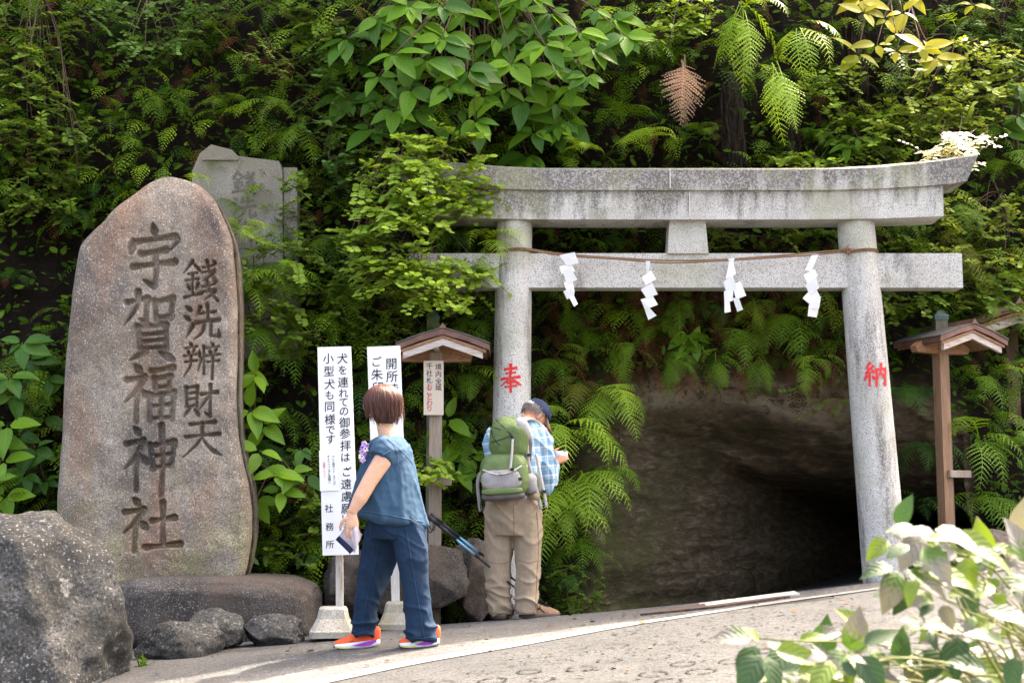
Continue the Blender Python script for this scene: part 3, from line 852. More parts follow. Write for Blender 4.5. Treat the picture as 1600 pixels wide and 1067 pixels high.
shide([[(1268, 399), (1279, 398), (1268, 424), (1258, 422)], [(1256, 430), (1272, 420), (1278, 430), (1262, 444)], [(1258, 446), (1275, 432), (1280, 450), (1266, 462)], [(1254, 466), (1272, 446), (1281, 462), (1266, 476)], [(1266, 464), (1283, 463), (1280, 482), (1264, 482)], [(1264, 476), (1281, 474), (1276, 496), (1262, 494)]], 'rightmost zigzag paper streamer nearest the right pillar')

# ------------------------------------------------------------------ lettering from glyph outlines
_gl = {}
def glyph(ch):
    if ch not in _gl:
        c = bpy.data.curves.new('glyph', 'FONT'); c.body = ch; c.resolution_u = 3; c.offset = .008
        o = bpy.data.objects.new('glyph', c); COL.objects.link(o)
        me = bpy.data.meshes.new_from_object(o)
        V = np.array([v.co[:2] for v in me.vertices]); F = [tuple(p.vertices) for p in me.polygons]
        bpy.data.objects.remove(o); bpy.data.curves.remove(c); bpy.data.meshes.remove(me)
        _gl[ch] = (V - np.array([.5, .38]), F)
    return _gl[ch]
def lettering(name, chars, Y, mat, parent):
    """chars: (ch, px, py, size_px)"""
    Vs, Fs = [], []
    for ch, px, py, s in chars:
        V, F = glyph(ch); b = len(Vs)
        for v in V: Vs.append(P(px + (v[0] - .08 * v[1] * 0) * s, py - v[1] * s - v[0] * s * .06, Y))
        Fs += [tuple(i + b for i in f) for f in F]
    return rel(mesh_obj(name, arr_mesh(name, Vs, Fs), mat, None, False), parent)
def column(txt, x0, y0, x1, y1, s):
    n = len(txt)
    return [(c, x0 + (x1 - x0) * k / max(1, n - 1), y0 + (y1 - y0) * k / max(1, n - 1), s * (.88 if 'ぁ' <= c <= 'ん' else 1)) for k, c in enumerate(txt)]
M_BLACK = mat_plain('black_ink', (.012, .012, .014), .6, .2)
M_REDINK = mat_plain('red_ink', (.45, .02, .025), .6, .2)
M_PINK = mat_plain('pink_ink', (.75, .12, .2), .6, .1)
M_WHITEB = NT('white_board'); n = M_WHITEB.noise(3, 4)
M_WHITEB = M_WHITEB.out(M_WHITEB.ramp(n, [(.3, (.70, .71, .72)), (.7, (.78, .785, .79))]), .45, None, .4)
M_EDGE = mat_plain('board_edge', (.40, .38, .40), .7, .1)
M_STAKE = mat_wood('weathered_stake', (.22, .17, .12), (.52, .46, .38), (20, 20, 1.0), (.55, .53, .50))
M_CAST = mat_stone('cast_concrete', [(.27, .255, .21), (.36, .345, .295), (.43, .415, .37)], 6, (.3, .6), 130, .3, ((.24, .21, .14), 2.5, (1, 1, .6)))

def sign_base(cpx, bottom, Y, wpx, hpx, parent, rotz=0.0):
    c = P(cpx, bottom, Y); sc = Y / FPX
    W, H = wpx * sc, hpx * sc
    bm = bmesh.new(); Rm = Euler((0, 0, rotz)).to_matrix()
    prof = [(1.0, 0), (1.0, .2), (.93, .27), (.70, .62), (.62, .92), (.54, 1.0)]
    rings = []
    for k, (f, h) in enumerate(prof):
        ch = .09 * W
        a = W / 2 * f; pts = [(-a, -a + ch), (-a + ch, -a), (a - ch, -a), (a, -a + ch), (a, a - ch), (a - ch, a), (-a + ch, a), (-a, a - ch)]
        rings.append([bm.verts.new(c + Rm @ Vector((x, y + W / 2, h * H))) for x, y in pts])
    for a, b in zip(rings[:-1], rings[1:]):
        for k in range(8): bm.faces.new((a[k], a[(k + 1) % 8], b[(k + 1) % 8], b[k]))
    bm.faces.new(rings[0][::-1]); bm.faces.new(rings[-1])
    # hollow under the front edge
    bevel(bm, .008, 2, .4)
    rel(bm_obj('base', bm, M_CAST, None, False), parent)
    return c + Vector((0, W / 2, H))
def board(corners, Y, th, mat, parent, name='board'):
    bm = bmesh.new(); slab(bm, corners, Y, th); bevel(bm, .002, 1)
    return rel(bm_obj(name, bm, mat, None, False), parent)

s1 = thing('dog_notice_sign', 'white upright notice with two columns of black characters and small plate', 'sign', P(520, 990, 9.3))
top = sign_base(520, 997, 9.22, 72, 46, s1, .12)
board([(496, 867.5 - 325), (548, 541), (560, 866), (504, 867.5)], 9.30, .02, M_WHITEB, s1)
bm = bmesh.new(); q = P(531, 860, 9.35); beam(bm, P(531, 956, 9.39), P(529, 700, 9.345), .046, .035, Vector((0, 1, 0)))
rel(bm_obj('stake', bm, M_STAKE, None, False), s1)
R1 = [('犬', 535, 560), ('を', 535.5, 578), ('連', 536, 597), ('れ', 536.5, 614), ('て', 537, 628), ('の', 537.5, 642), ('御', 538.5, 660), ('参', 539, 677), ('拝', 540, 696), ('は', 539.5, 714), ('、', 548, 727), ('ご', 541.5, 737), ('遠', 541, 756), ('慮', 541.5, 775), ('願', 541.5, 794), ('い', 541, 809), ('ま', 541.5, 823), ('す', 542, 838)]
L1 = [('小', 513, 560), ('型', 514, 580), ('犬', 515, 600), ('も', 515, 617), ('同', 515, 635), ('様', 515.5, 655), ('で', 516, 671), ('す', 516.5, 686)]
lettering('lettering', [(c, x, y, 17.5 if not 'ぁ' <= c <= 'ん' else 16) for c, x, y in R1 + L1] + [('社', 514, 794, 13.5), ('務', 515, 822.5, 13.5), ('所', 515.5, 850, 13.5)], 9.2985, M_BLACK, s1)
pl = board([(498.5, 704), (528, 704), (530, 766), (500, 767)], 9.293, .005, M_WHITEB, s1, 'small_plate')
lettering('plate_lettering', column('ペット用カート、スリング', 520.5, 713, 522.5, 756, 4.6) + column('キャリーバッグも同様に', 513, 713, 515, 753, 4.6), 9.2915, M_BLACK, s1)
lettering('plate_red_lettering', column('ご遠慮ください', 506, 721, 507.5, 744, 4.4), 9.2915, M_PINK, s1)

s2 = thing('office_hours_sign', 'white upright notice partly hidden behind the woman’s head', 'sign', P(615, 985, 9.85))
sign_base(616, 984, 9.78, 52, 42, s2, -.06)
board([(573.5, 542), (625, 540), (637, 866), (585, 868)], 9.86, .03, M_WHITEB, s2)
bm = bmesh.new(); beam(bm, P(618.5, 945, 9.93), P(612, 700, 9.92), .055, .04, Vector((0, 1, 0)))
rel(bm_obj('stake', bm, mat_wood('grey_stake', (.36, .34, .30), (.6, .58, .55), (20, 20, 1)), None, False), s2)
bm = bmesh.new()
for px in (611, 626): box(bm, P(px, 944, 9.93), (.028, .03, .02))
rel(bm_obj('wedge', bm, mat_plain('brown_wedge', (.38, .2, .1), .8), None, False), s2)
lettering('lettering', [('開', 611.5, 568, 19), ('所', 612.5, 588, 19), ('時', 613.5, 608, 19), ('間', 615, 628, 19), ('ご', 588, 565, 17), ('朱', 589, 585, 19), ('印', 590.5, 605, 19)], 9.8585, M_BLACK, s2)

# ------------------------------------------------------------------ roofed notice posts
M_CEDAR = mat_wood('cedar_red', (.17, .075, .038), (.35, .19, .105), (3, 14, 14))
M_CEDARP = mat_wood('cedar_post', (.14, .075, .042), (.30, .18, .11), (14, 14, .8))
M_CEDARG = mat_wood('cedar_post_grey', (.17, .12, .085), (.36, .27, .2), (14, 14, .8), (.33, .28, .235))
M_WHITEWOOD = mat_wood('bleached_wood', (.25, .16, .11), (.47, .38, .31), (3, 14, 14), (.55, .50, .46))
M_COPPER = mat_plain('brown_copper', (.15, .075, .055), .5, .35, 14, .2, .5, .35)
M_COPTOP = mat_plain('dark_copper_roof', (.12, .115, .115), .45, .3, 12, .2, .5, .3)
M_VERD = mat_plain('verdigris_copper', (.06, .10, .09), .6, .3, 20, .2)
def notice_post(label, apex_px, Y, sc, rotz, zfoot, mats, panel=None, shelf_px=None, name='notice_post', post_dx=0.0):
    """gable front towards the viewer; apex_px: top of the gable front edge"""
    ap = P(apex_px[0], apex_px[1], Y)
    t = thing(name, label, 'notice post', (ap.x, Y + .25 * sc, zfoot), (0, 0, rotz))
    H = ap.z - zfoot
    f = -.25 * sc                                  # local y of the front
    hw, rs, dp = .335 * sc, .115 * sc, .56 * sc
    # roof sheets with thin copper edge
    for sx in (-1, 1):
        bm = bmesh.new()
        prof = [(0, H), (sx * hw * .5, H - rs * .42), (sx * hw, H - rs), (sx * hw, H - rs - .042 * sc), (sx * hw * .5, H - rs * .42 - .042 * sc), (0, H - .042 * sc)]
        a = [bm.verts.new((x, f, z)) for x, z in prof]; b = [bm.verts.new((x, f + dp, z)) for x, z in prof]
        bm.faces.new(a if sx > 0 else a[::-1]); bm.faces.new(b[::-1] if sx > 0 else b)
        for k in range(6): bm.faces.new((a[k], b[k], b[(k + 1) % 6], a[(k + 1) % 6]))
        bm_obj('roof_sheet', bm, [M_COPPER], t, False)
        bm = bmesh.new()
        prof = [(0, H + .004), (sx * hw * .5, H - rs * .42 + .004), (sx * (hw + .006), H - rs + .004), (sx * (hw + .006), H - rs + .010), (sx * hw * .5, H - rs * .42 + .010), (0, H + .010)]
        a = [bm.verts.new((x, f - .008, z)) for x, z in prof]; b = [bm.verts.new((x, f + dp + .008, z)) for x, z in prof]
        bm.faces.new(a); bm.faces.new(b[::-1])
        for k in range(6): bm.faces.new((a[k], b[k], b[(k + 1) % 6], a[(k + 1) % 6]))
        bm_obj('roof_cladding', bm, [M_COPTOP], t, False)
        # inner red board, bleached bargeboard
        for nm, x1, off, th, yy, mt in (('inner_board', .93, .046, .022, .012, M_CEDAR), ('bargeboard', .86, .070, .048, .02, M_WHITEWOOD)):
            bm = bmesh.new()
            p4 = [(0, H - off * sc), (sx * hw * x1, H - rs * x1 - off * sc), (sx * hw * x1, H - rs * x1 - (off + th) * sc), (0, H - (off + th) * sc)]
            a = [bm.verts.new((x, f + yy, z)) for x, z in p4]; b = [bm.verts.new((x, f + yy + .03, z)) for x, z in p4]
            bm.faces.new(a); bm.faces.new(b[::-1])
            for k in range(4): bm.faces.new((a[k], b[k], b[(k + 1) % 4], a[(k + 1) % 4]))
            bm_obj(nm, bm, mt, t, False)
        # soffit planks
        for k in range(3):
            x0, x1 = hw * (.05 + .3 * k), hw * (.33 + .3 * k)
            bm = bmesh.new()
            p4 = [(sx * x0, H - rs * x0 / hw - .05 * sc), (sx * x1, H - rs * x1 / hw - .05 * sc), (sx * x1, H - rs * x1 / hw - .062 * sc), (sx * x0, H - rs * x0 / hw - .062 * sc)]
            a = [bm.verts.new((x, f + .055, z)) for x, z in p4]; b = [bm.verts.new((x, f + dp - .02, z)) for x, z in p4]
            bm.faces.new(a); bm.faces.new(b[::-1])
            for q in range(4): bm.faces.new((a[q], b[q], b[(q + 1) % 4], a[(q + 1) % 4]))
            bm_obj('soffit_plank', bm, M_CEDAR, t, False)
    bm = bmesh.new()
    a = [bm.verts.new((x, f - .012, z)) for x, z in ((-.03 * sc, H), (.03 * sc, H), (0, H + .04 * sc))]; b = [bm.verts.new((v.co.x, f + dp + .012, v.co.z)) for v in a]
    bm.faces.new(a); bm.faces.new(b[::-1])
    for k in range(3): bm.faces.new((a[k], b[k], b[(k + 1) % 3], a[(k + 1) % 3]))
    bm_obj('ridge_cap', bm, M_COPPER, t, False)
    # cross beam with shaped ends, tie block, post, shelf
    zb = H - rs - .055 * sc
    bm = bmesh.new()
    prof = [(-.27, .0), (-.25, -.045), (-.1, -.05), (.1, -.05), (.25, -.045), (.27, .0), (.2, .05), (0, .075), (-.2, .05)]
    a = [bm.verts.new((x * sc + post_dx, -.035 * sc, zb + z * sc)) for x, z in prof]; b = [bm.verts.new((v.co.x, .035 * sc, v.co.z)) for v in a]
    bm.faces.new(a); bm.faces.new(b[::-1])
    for k in range(len(a)): bm.faces.new((a[k], b[k], b[(k + 1) % len(a)], a[(k + 1) % len(a)]))
    bm_obj('cross_beam', bm, M_CEDAR, t, False)
    bm = bmesh.new(); box(bm, (post_dx + .01, -.1 * sc, zb + .045 * sc), (.04 * sc, .2 * sc, .035 * sc)); bm_obj('tie_block', bm, M_WHITEWOOD, t, False)
    bm = bmesh.new(); pw = .088 * sc
    box(bm, (post_dx, 0, (zb + .02) / 2 - .1), (pw, pw, zb + .02 + .2)); bevel(bm, .004)
    bm_obj('post', bm, mats, t, False)
    if shelf_px:
        zs = P(shelf_px[0], shelf_px[1], Y).z - zfoot
        bm = bmesh.new(); box(bm, (post_dx + shelf_px[2], -.02, zs), (shelf_px[3], .10, .055)); bevel(bm, .004)
        bm_obj('shelf_bracket', bm, M_CEDARG, t, False)
    return t
n1 = notice_post('small gabled notice post with a board of black and red characters', (692, 513), 10.35, 1.02, .03, gz(-.55, 10.4), M_CEDARG, None, (690, 751, .055, .13), post_dx=-.062)
n1.rotation_euler = (0, 0, 0)
M_CREAM = mat_plain('cream_board', (.62, .52, .41), .6, .06, 6, .05)
pn = bmesh.new(); slab(pn, [(662, 563.5), (693, 563.5), (693, 648), (662, 648)], 10.515, .015)
o = bm_obj('notice_board', pn, M_CREAM, n1, False); o.location = -Vector(n1.location)
lettering('lettering', [(c, 685, y, 10.5) for c, y in zip('境内全域', (573, 584.5, 595.5, 605.5))] + [(c, 671, y, 10.5) for c, y in zip('千社札', (572, 583, 594))], 10.5135, M_BLACK, n1)
lettering('red_lettering', [(c, 671, y, 10.5) for c, y in zip('おことわり', (604, 612, 620, 629, 638))], 10.5135, M_REDINK, n1)
notice_post('gabled cedar notice post without a board right of the torii', (1503, 505), 11.0, 1.0, R(24), gz(3.3, 11), M_CEDARP, None, (1500, 739, .10, .21), post_dx=-.13)
notice_post('darker gabled notice post cut by the right frame edge', (1578, 474), 11.75, 1.35, R(14), gz(3.9, 11.6), mat_wood('dark_post', (.06, .035, .022), (.13, .08, .05), (14, 14, .8)), None, None, post_dx=.10)

def capped_post(label, px, py, Y, wpx):
    p = P(px, py, Y); sc = Y / FPX; W = wpx * sc; z0 = gz(p.x, Y) - .1
    t = thing('capped_post', label, 'post', (p.x, Y, z0))
    bm = bmesh.new(); h = p.z - z0 - 14 * sc
    box(bm, (0, 0, h / 2), (W * .86, W * .86, h)); bevel(bm, .004)
    bm_obj('post', bm, mat_wood('mossy_post', (.07, .065, .05), (.16, .15, .11), (14, 14, .8)), t, False)
    bm = bmesh.new(); box(bm, (0, 0, h + 2 * sc), (W, W, 6 * sc)); box(bm, (0, 0, h + 10 * sc), (W, W, 9.9 * sc), None, (.25, .25))
    bm_obj('copper_cap', bm, M_VERD, t, False)
capped_post('short mossy post with green copper cap behind the left notice post', 677, 486, 10.98, 21)
capped_post('short mossy post with green copper cap behind the right notice post', 1468, 486, 11.3, 22)

# ------------------------------------------------------------------ trekking poles leaning by the rocks
def trek(label, a, b, Y0, Y1, blue):
    A, B = P(a[0], a[1], Y0), P(b[0], b[1], Y1)
    t = thing('trekking_pole', label, 'trekking pole', B, (0, 0, 0), 'trekking poles leaning by the rocks')
    pt = lambda f: A.lerp(B, f)
    def seg(nm, f0, f1, r0, r1, mat, n=10):
        bm = bmesh.new(); p, q = pt(f0), pt(f1); tube(bm, [(*p, r0), (*q, r1)], n); return rel(bm_obj(nm, bm, mat), t)
    Mb = mat_plain('pole_black', (.015, .015, .018), .45, .1); Ml = mat_plain('pole_blue', (.16, .42, .60), .35, .1, 30, .05, .5, .4)
    seg('grip', 0, .10, .017, .014, Mb); seg('grip_foam', .10, .24, .0145, .0135, Mb); seg('upper_shaft', .24, .40, .0085, .0085, Ml); seg('lock', .40, .425, .013, .011, Mb)
    seg('middle_shaft', .425, .68, .0075, .0075, Mb); seg('lower_shaft', .68, .95, .0065, .006, Mb); seg('basket', .945, .952, .02, .012, Mb); seg('tip', .952, 1, .005, .002, Mb)
    bm = bmesh.new(); p = pt(.02)
    tube(bm, [(*(p + Vector((.02 * math.sin(k), -.012, -.05 - .05 * math.cos(k)))), .004) for k in np.linspace(0, 6.28, 14)], 5); rel(bm_obj('wrist_strap', bm, Mb), t)
trek('upper of two blue and black trekking poles leaning by the rocks', (672, 803), (862, 951), 10.0, 10.05, True)
trek('lower of two blue and black trekking poles leaning by the rocks', (669, 806), (852, 957), 9.95, 9.98, True)
# ------------------------------------------------------------------ foliage geometry
def frond_geo(L, npairs, plen, e0, droop, nl, seed, stipe=.16, ang=22, sag=.25, wide=.185):
    rnd = random.Random(seed); V = []; F = []
    steps = 40; pos = Vector((0, 0, 0)); path = []
    side = rnd.uniform(-.25, .25)
    for k in range(steps + 1):
        s = k / steps; th = R(e0) - R(droop) * s ** 1.25
        T = Vector((math.cos(th), side * s, math.sin(th))).normalized(); path.append((pos.copy(), T)); pos = pos + T * (L / steps)
    def at(s):
        f = s * steps; k = min(int(f), steps - 1); return path[k][0].lerp(path[k + 1][0], f - k), path[k][1]
    # rachis
    prev = None
    for k in range(0, steps + 1, 4):
        p, T = path[k]; wd = L * .008 * (1 - .8 * k / steps); S = Vector((0, 1, 0))
        V += [p - S * wd, p + S * wd]; n = len(V)
        if prev is not None: F += [(prev, prev + 1, n - 1), (prev, n - 1, n - 2)]
        prev = n - 2
    for i in range(npairs):
        s = stipe + (1 - stipe) * (i + .5) / npairs
        sh = min(1, (s - stipe * .55) / .2) * (1 - (s - stipe) / (1 - stipe)) ** .72
        pl = plen * sh * rnd.uniform(.9, 1.08)
        if pl < .012 * L: continue
        c, T = at(s); S0 = Vector((0, 1, 0)); N = S0.cross(T) * -1
        if N.z < 0 and abs(T.z) < .9: N = -N
        for sd in (-1, 1):
            a = R(ang + 18 * s + rnd.uniform(-6, 6)); d = (S0 * sd * math.cos(a) + T * math.sin(a)).normalized()
            q = (T * math.cos(a) - S0 * sd * math.sin(a)).normalized()
            twist = rnd.uniform(-.3, .3); q = (q + N * twist).normalized()
            w = pl * wide; n_ = max(2, int(nl * (.45 + .55 * sh)))
            cs = [c + d * pl * (k / n_) + (T * .10 - N * sag) * pl * (k / n_) ** 2 for k in range(n_ + 1)]
            b = len(V); V += cs
            for k in range(n_):
                t = k / n_; ww = w * (1 - t ** 1.6 * .85) * rnd.uniform(.85, 1.1)
                mid = cs[k].lerp(cs[k + 1], .75)
                V += [mid + q * ww, mid - q * ww]; j = len(V)
                F += [(b + k, b + k + 1, j - 2), (b + k, j - 1, b + k + 1)]
    return np.array([v[:] for v in V], np.float32), np.array(F, np.int32)

MODES = {'arch': (38, 120, .25), 'hang': (5, 92, .2), 'up': (68, 95, .25), 'drop': (-35, 58, .15), 'plumb': (-72, 20, .12)}
FR = {}
for mi, (k, (e0, dr, sg)) in enumerate(MODES.items()):
    FR[k] = []
    for v in range(3):
        V, F = frond_geo(1.0, 13 + v, .29 + .03 * v, e0 + 8 * (v - 1), dr, 9, 50 + mi * 9 + v, .14, 24, sg, .105)
        FR[k].append(np_mesh('frond', V, F))
LFR = [frond_geo(1.0, 11, .31, e, d, 4, 90 + i, .14, 24, .2, .125) for i, (e, d) in enumerate(((38, 120), (5, 92), (60, 100), (-30, 60)))]

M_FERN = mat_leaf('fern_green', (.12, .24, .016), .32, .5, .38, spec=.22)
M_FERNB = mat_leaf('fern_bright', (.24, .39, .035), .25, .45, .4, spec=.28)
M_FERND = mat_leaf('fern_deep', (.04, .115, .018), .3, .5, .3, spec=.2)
M_FERNO = mat_leaf('fern_olive', (.15, .17, .02), .3, .55, .35, spec=.2)
M_FERNX = mat_leaf('fern_dead', (.13, .062, .032), .35, .8, .15, spec=.1)
def mat_copy_mesh(me, mat, cache={}):
    k = (me.name, mat.name)
    if k not in cache:
        c = me.copy(); c.materials.clear(); c.materials.append(mat); c.shade_smooth(); cache[k] = c
    return cache[k]

def wall_s(x, z):
    y = wall_y(x, z); return y + .22 * fbm((x, y, z), .9, 1.0, 4)
def wall_pt(px, py, off=0.0):
    Y = 11.3
    for _ in range(6):
        p = P(px, py, Y); Y = wall_s(p.x, p.z) - off
    return P(px, py, Y)

NF = 0
def fern(label, px, py, L, n, mode='arch', mat=None, off=.12, spread=75, az=0, dead=0, name='fern', y=None):
    """root of a fern on the bank; L = frond length in metres"""
    global NF
    NF += 1; rnd = random.Random(NF * 13 + 1)
    p = wall_pt(px, py, off) if y is None else P(px, py, y)
    t = thing(name, label, 'fern', p, (0, 0, 0), 'ferns on the bank')
    for k in range(n):
        a = az + (-spread + 2 * spread * (k + .5) / n) + rnd.uniform(-12, 12)
        md = mode if not isinstance(mode, tuple) else rnd.choice(mode)
        o = bpy.data.objects.new('frond', mat_copy_mesh(rnd.choice(FR[md]), M_FERNX if k < dead else (mat or M_FERN)))
        s = L * 1.14 * rnd.uniform(.75, 1.1); o.scale = (s, s * rnd.uniform(.9, 1.1), s)
        o.rotation_euler = (rnd.uniform(-.2, .2), rnd.uniform(-.22, .22), R(-90 + a))
        o.location = (rnd.uniform(-.03, .03), rnd.uniform(-.02, .02), rnd.uniform(-.03, .03))
        link(o, t)
    return t

def leaf_geo(wd=.5, tipl=.18, nseg=7, fold=.12, arch=.18, teeth=0.0):
    """ovate pointed leaf, length 1 along +X, normal +Z; returns V,F,UV"""
    V, UV, F = [], [], []
    for i in range(nseg + 1):
        t = i / nseg
        w_ = wd * .5 * (math.sin(math.pi * min(1, t ** .72)) ** .85) * (1.0 if t < .75 else 1 - (t - .75) * 1.2)
        if i == nseg: w_ = 0.002
        z = -arch * t * t
        for j, s in enumerate((-1, -.5, 0, .5, 1)):
            V.append((t, s * w_, z + fold * abs(s) * w_ * 1.6 - .05 * (abs(s) == 1) * w_)); UV.append((.5 + s * .5, t))
    for i in range(nseg):
        for j in range(4):
            a = i * 5 + j; F.append((a, a + 1, a + 6, a + 5))
    return V, F, UV
def leaf_mesh(mat, **kw):
    V, F, UV = leaf_geo(**kw); me = arr_mesh('leaf', V, F)
    uv = me.uv_layers.new(name='UVMap')
    for l in me.loops: uv.data[l.index].uv = UV[l.vertex_index]
    me.materials.append(mat); me.shade_smooth(); return me
def frame(d, n):
    d = Vector(d).normalized(); n = Vector(n); n = (n - d * n.dot(d)).normalized(); s = n.cross(d)
    return Matrix((d, s, n)).transposed()
def put_leaf(parent, me, pos, d, n, s, name='leaf'):
    o = bpy.data.objects.new(name, me)
    M = frame(d, n).to_4x4(); M.translation = Vector(pos) - Vector(parent.location)
    o.matrix_basis = M @ Matrix.Diagonal((s[0], s[1], s[0], 1)) if isinstance(s, tuple) else M @ Matrix.Scale(s, 4)
    return link(o, parent)
def branch_mesh(parent, paths, mat, name='branch'):
    bm = bmesh.new()
    for pts in paths: tube(bm, pts, 5)
    o = bm_obj(name, bm, mat, parent); o.location = -Vector(parent.location); return o
M_TWIG = mat_plain('twig_bark', (.11, .075, .05), .85, .3, 40, .4)
M_TWIGG = mat_plain('green_twig', (.16, .17, .06), .7, .3, 40, .2)

def broad_shrub(label, root_px, clusters, leaf_px, mats, off=.55, seed=1, nleaf=(4, 6), group=None, cat='shrub', name='broadleaf_shrub', y=None, face=(0, -.75, .6), down=.55, lw=(.5, .56), yj=.15):
    """clusters: photo places of the leaf whorls; leaves of leaf_px length droop around each"""
    rnd = random.Random(seed)
    root = wall_pt(root_px[0], root_px[1], .0) if y is None else P(root_px[0], root_px[1], y[0])
    t = thing(name, label, cat, root, (0, 0, 0), group)
    bt = .38 if y is not None else 1.0
    mes = [leaf_mesh(mm, wd=rnd.uniform(*lw), fold=rnd.uniform(.08, .3), arch=rnd.uniform(.1, .3)) for mm in mats for _ in range(3)]
    paths = []
    for cx_, cy_ in clusters:
        if y is None: c = wall_pt(cx_, cy_, off + rnd.uniform(-yj, yj))
        else: c = P(cx_, cy_, y[1] + rnd.uniform(-yj, yj))
        mid = root.lerp(c, .55) + Vector((rnd.uniform(-.1, .1), 0, rnd.uniform(.0, .2)))
        paths.append([(*q[:3], (.011 - .007 * k / 8) * bt) for k, q in enumerate(catmull([tuple(root), tuple(mid), tuple(c)], 9))])
        n = rnd.randint(*nleaf); a0 = rnd.uniform(0, 6.28); sc = c.y / FPX
        for k in range(n):
            a = a0 + 6.28 * k / n + rnd.uniform(-.3, .3)
            d = Vector((math.cos(a), -.35 + .3 * math.sin(a), .62 * math.sin(a) - down + rnd.uniform(-.2, .2)))
            nn = Vector(face) + Vector((rnd.uniform(-.45, .45), rnd.uniform(-.2, .2), rnd.uniform(-.3, .3)))
            s = leaf_px * sc * rnd.uniform(.45, 1.15)
            put_leaf(t, rnd.choice(mes), c + d.normalized() * .018, d, nn, s)
    branch_mesh(t, paths, M_TWIG if y is None else M_TWIGG)
    return t

OVAL = (np.array([(0, 0, 0), (.28, .30, .03), (.68, .32, .02), (1, 0, -.04), (.68, -.32, .02), (.28, -.30, .03), (.5, 0, -.03)], np.float32), np.array([(6, 0, 5), (6, 5, 4), (6, 4, 3), (6, 3, 2), (6, 2, 1), (6, 1, 0)], np.int32))
POINT = (np.array([(0, 0, 0), (.3, .2, .02), (.6, .17, .0), (1, 0, -.08), (.6, -.17, .0), (.3, -.2, .02), (.45, 0, -.03)], np.float32), OVAL[1])
class Soup:
    """many small leaves or fronds gathered in one mesh, with a random value per face"""
    def __init__(self): self.V = []; self.F = []; self.A = []; self.n = 0
    def add(self, geo, M, pos, s, rv):
        V, F = geo; W = (V * s) @ np.array(M.transposed(), np.float32) + np.array(pos, np.float32)
        self.V.append(W); self.F.append(F + self.n); self.A.append(np.full(len(F), rv, np.float32)); self.n += len(V)
    def build(self, name, mat, parent=None):
        me = np_mesh(name, np.concatenate(self.V), np.concatenate(self.F))
        at = me.attributes.new('rnd', 'FLOAT', 'FACE'); at.data.foreach_set('value', np.concatenate(self.A))
        o = mesh_obj(name, me, mat, parent, False)
        if parent is not None: o.location = -Vector(parent.location)
        return o

def small_shrub(label, root_px, blobs, nspray, leaf, mat, seed, off=.35, geo=OVAL, cat='shrub', name='small_leaved_shrub', jitter=.18, group='small-leaved shrubs on the bank', up=.15, y=None):
    """blobs: (px,py,rx,ry) the crown is made of; sprays are twigs with two ranks of leaves"""
    rnd = random.Random(seed)
    root = wall_pt(root_px[0], root_px[1], 0.0) if y is None else P(root_px[0], root_px[1], y)
    t = thing(name, label, cat, root, (0, 0, 0), group); S = Soup(); paths = []
    area = [b[2] * b[3] for b in blobs]
    for k in range(nspray):
        b = rnd.choices(blobs, area)[0]; r = math.sqrt(rnd.random()); a = rnd.uniform(0, 6.283)
        bx, by = b[0] + b[2] * r * math.cos(a), b[1] + b[3] * r * math.sin(a)
        c = wall_pt(bx, by, off + rnd.uniform(-jitter, jitter)) if y is None else P(bx, by, y + rnd.uniform(-jitter, jitter))
        az = rnd.uniform(-1.9, 1.9) - 1.57; el = rnd.uniform(-.7, .6) + up
        d = Vector((math.cos(az) * math.cos(el), math.sin(az) * math.cos(el), math.sin(el)))
        Ls = leaf * rnd.uniform(3.0, 6.5); n = int(Ls / (leaf * .52)); st = c - d * Ls * .5
        pts = []; rv0 = rnd.random()
        for i in range(n + 1):
            f = i / n; q = st + d * Ls * f - Vector((0, 0, 1)) * .25 * Ls * f * f; pts.append((*q, .0022))
            if i == 0: continue
            side = d.cross(Vector((0, 0, 1))).normalized() * (1 if i % 2 else -1)
            for sg in ((1,) if rnd.random() < .35 else (1, -1)):
                ld = (side * sg + d * .55 + Vector((rnd.uniform(-.3, .3), rnd.uniform(-.3, .3), rnd.uniform(-.35, .15)))).normalized()
                nn = Vector((rnd.uniform(-.5, .5), -.85 + rnd.uniform(-.4, .4), .75))
                S.add(geo, frame(ld, nn), q, leaf * rnd.uniform(.7, 1.15), min(1, max(0, rv0 * .5 + rnd.random() * .5)))
        paths.append(pts)
        if k % 9 == 0:
            m_ = root.lerp(st, .5) + Vector((rnd.uniform(-.1, .1), rnd.uniform(-.15, 0), rnd.uniform(-.05, .2)))
            paths.append([(*q[:3], .006 - .004 * i / 7) for i, q in enumerate(catmull([tuple(root), tuple(m_), tuple(st)], 8))])
    branch_mesh(t, paths, M_TWIG)
    o = S.build('foliage', mat, t); o['kind'] = 'stuff'
    return t

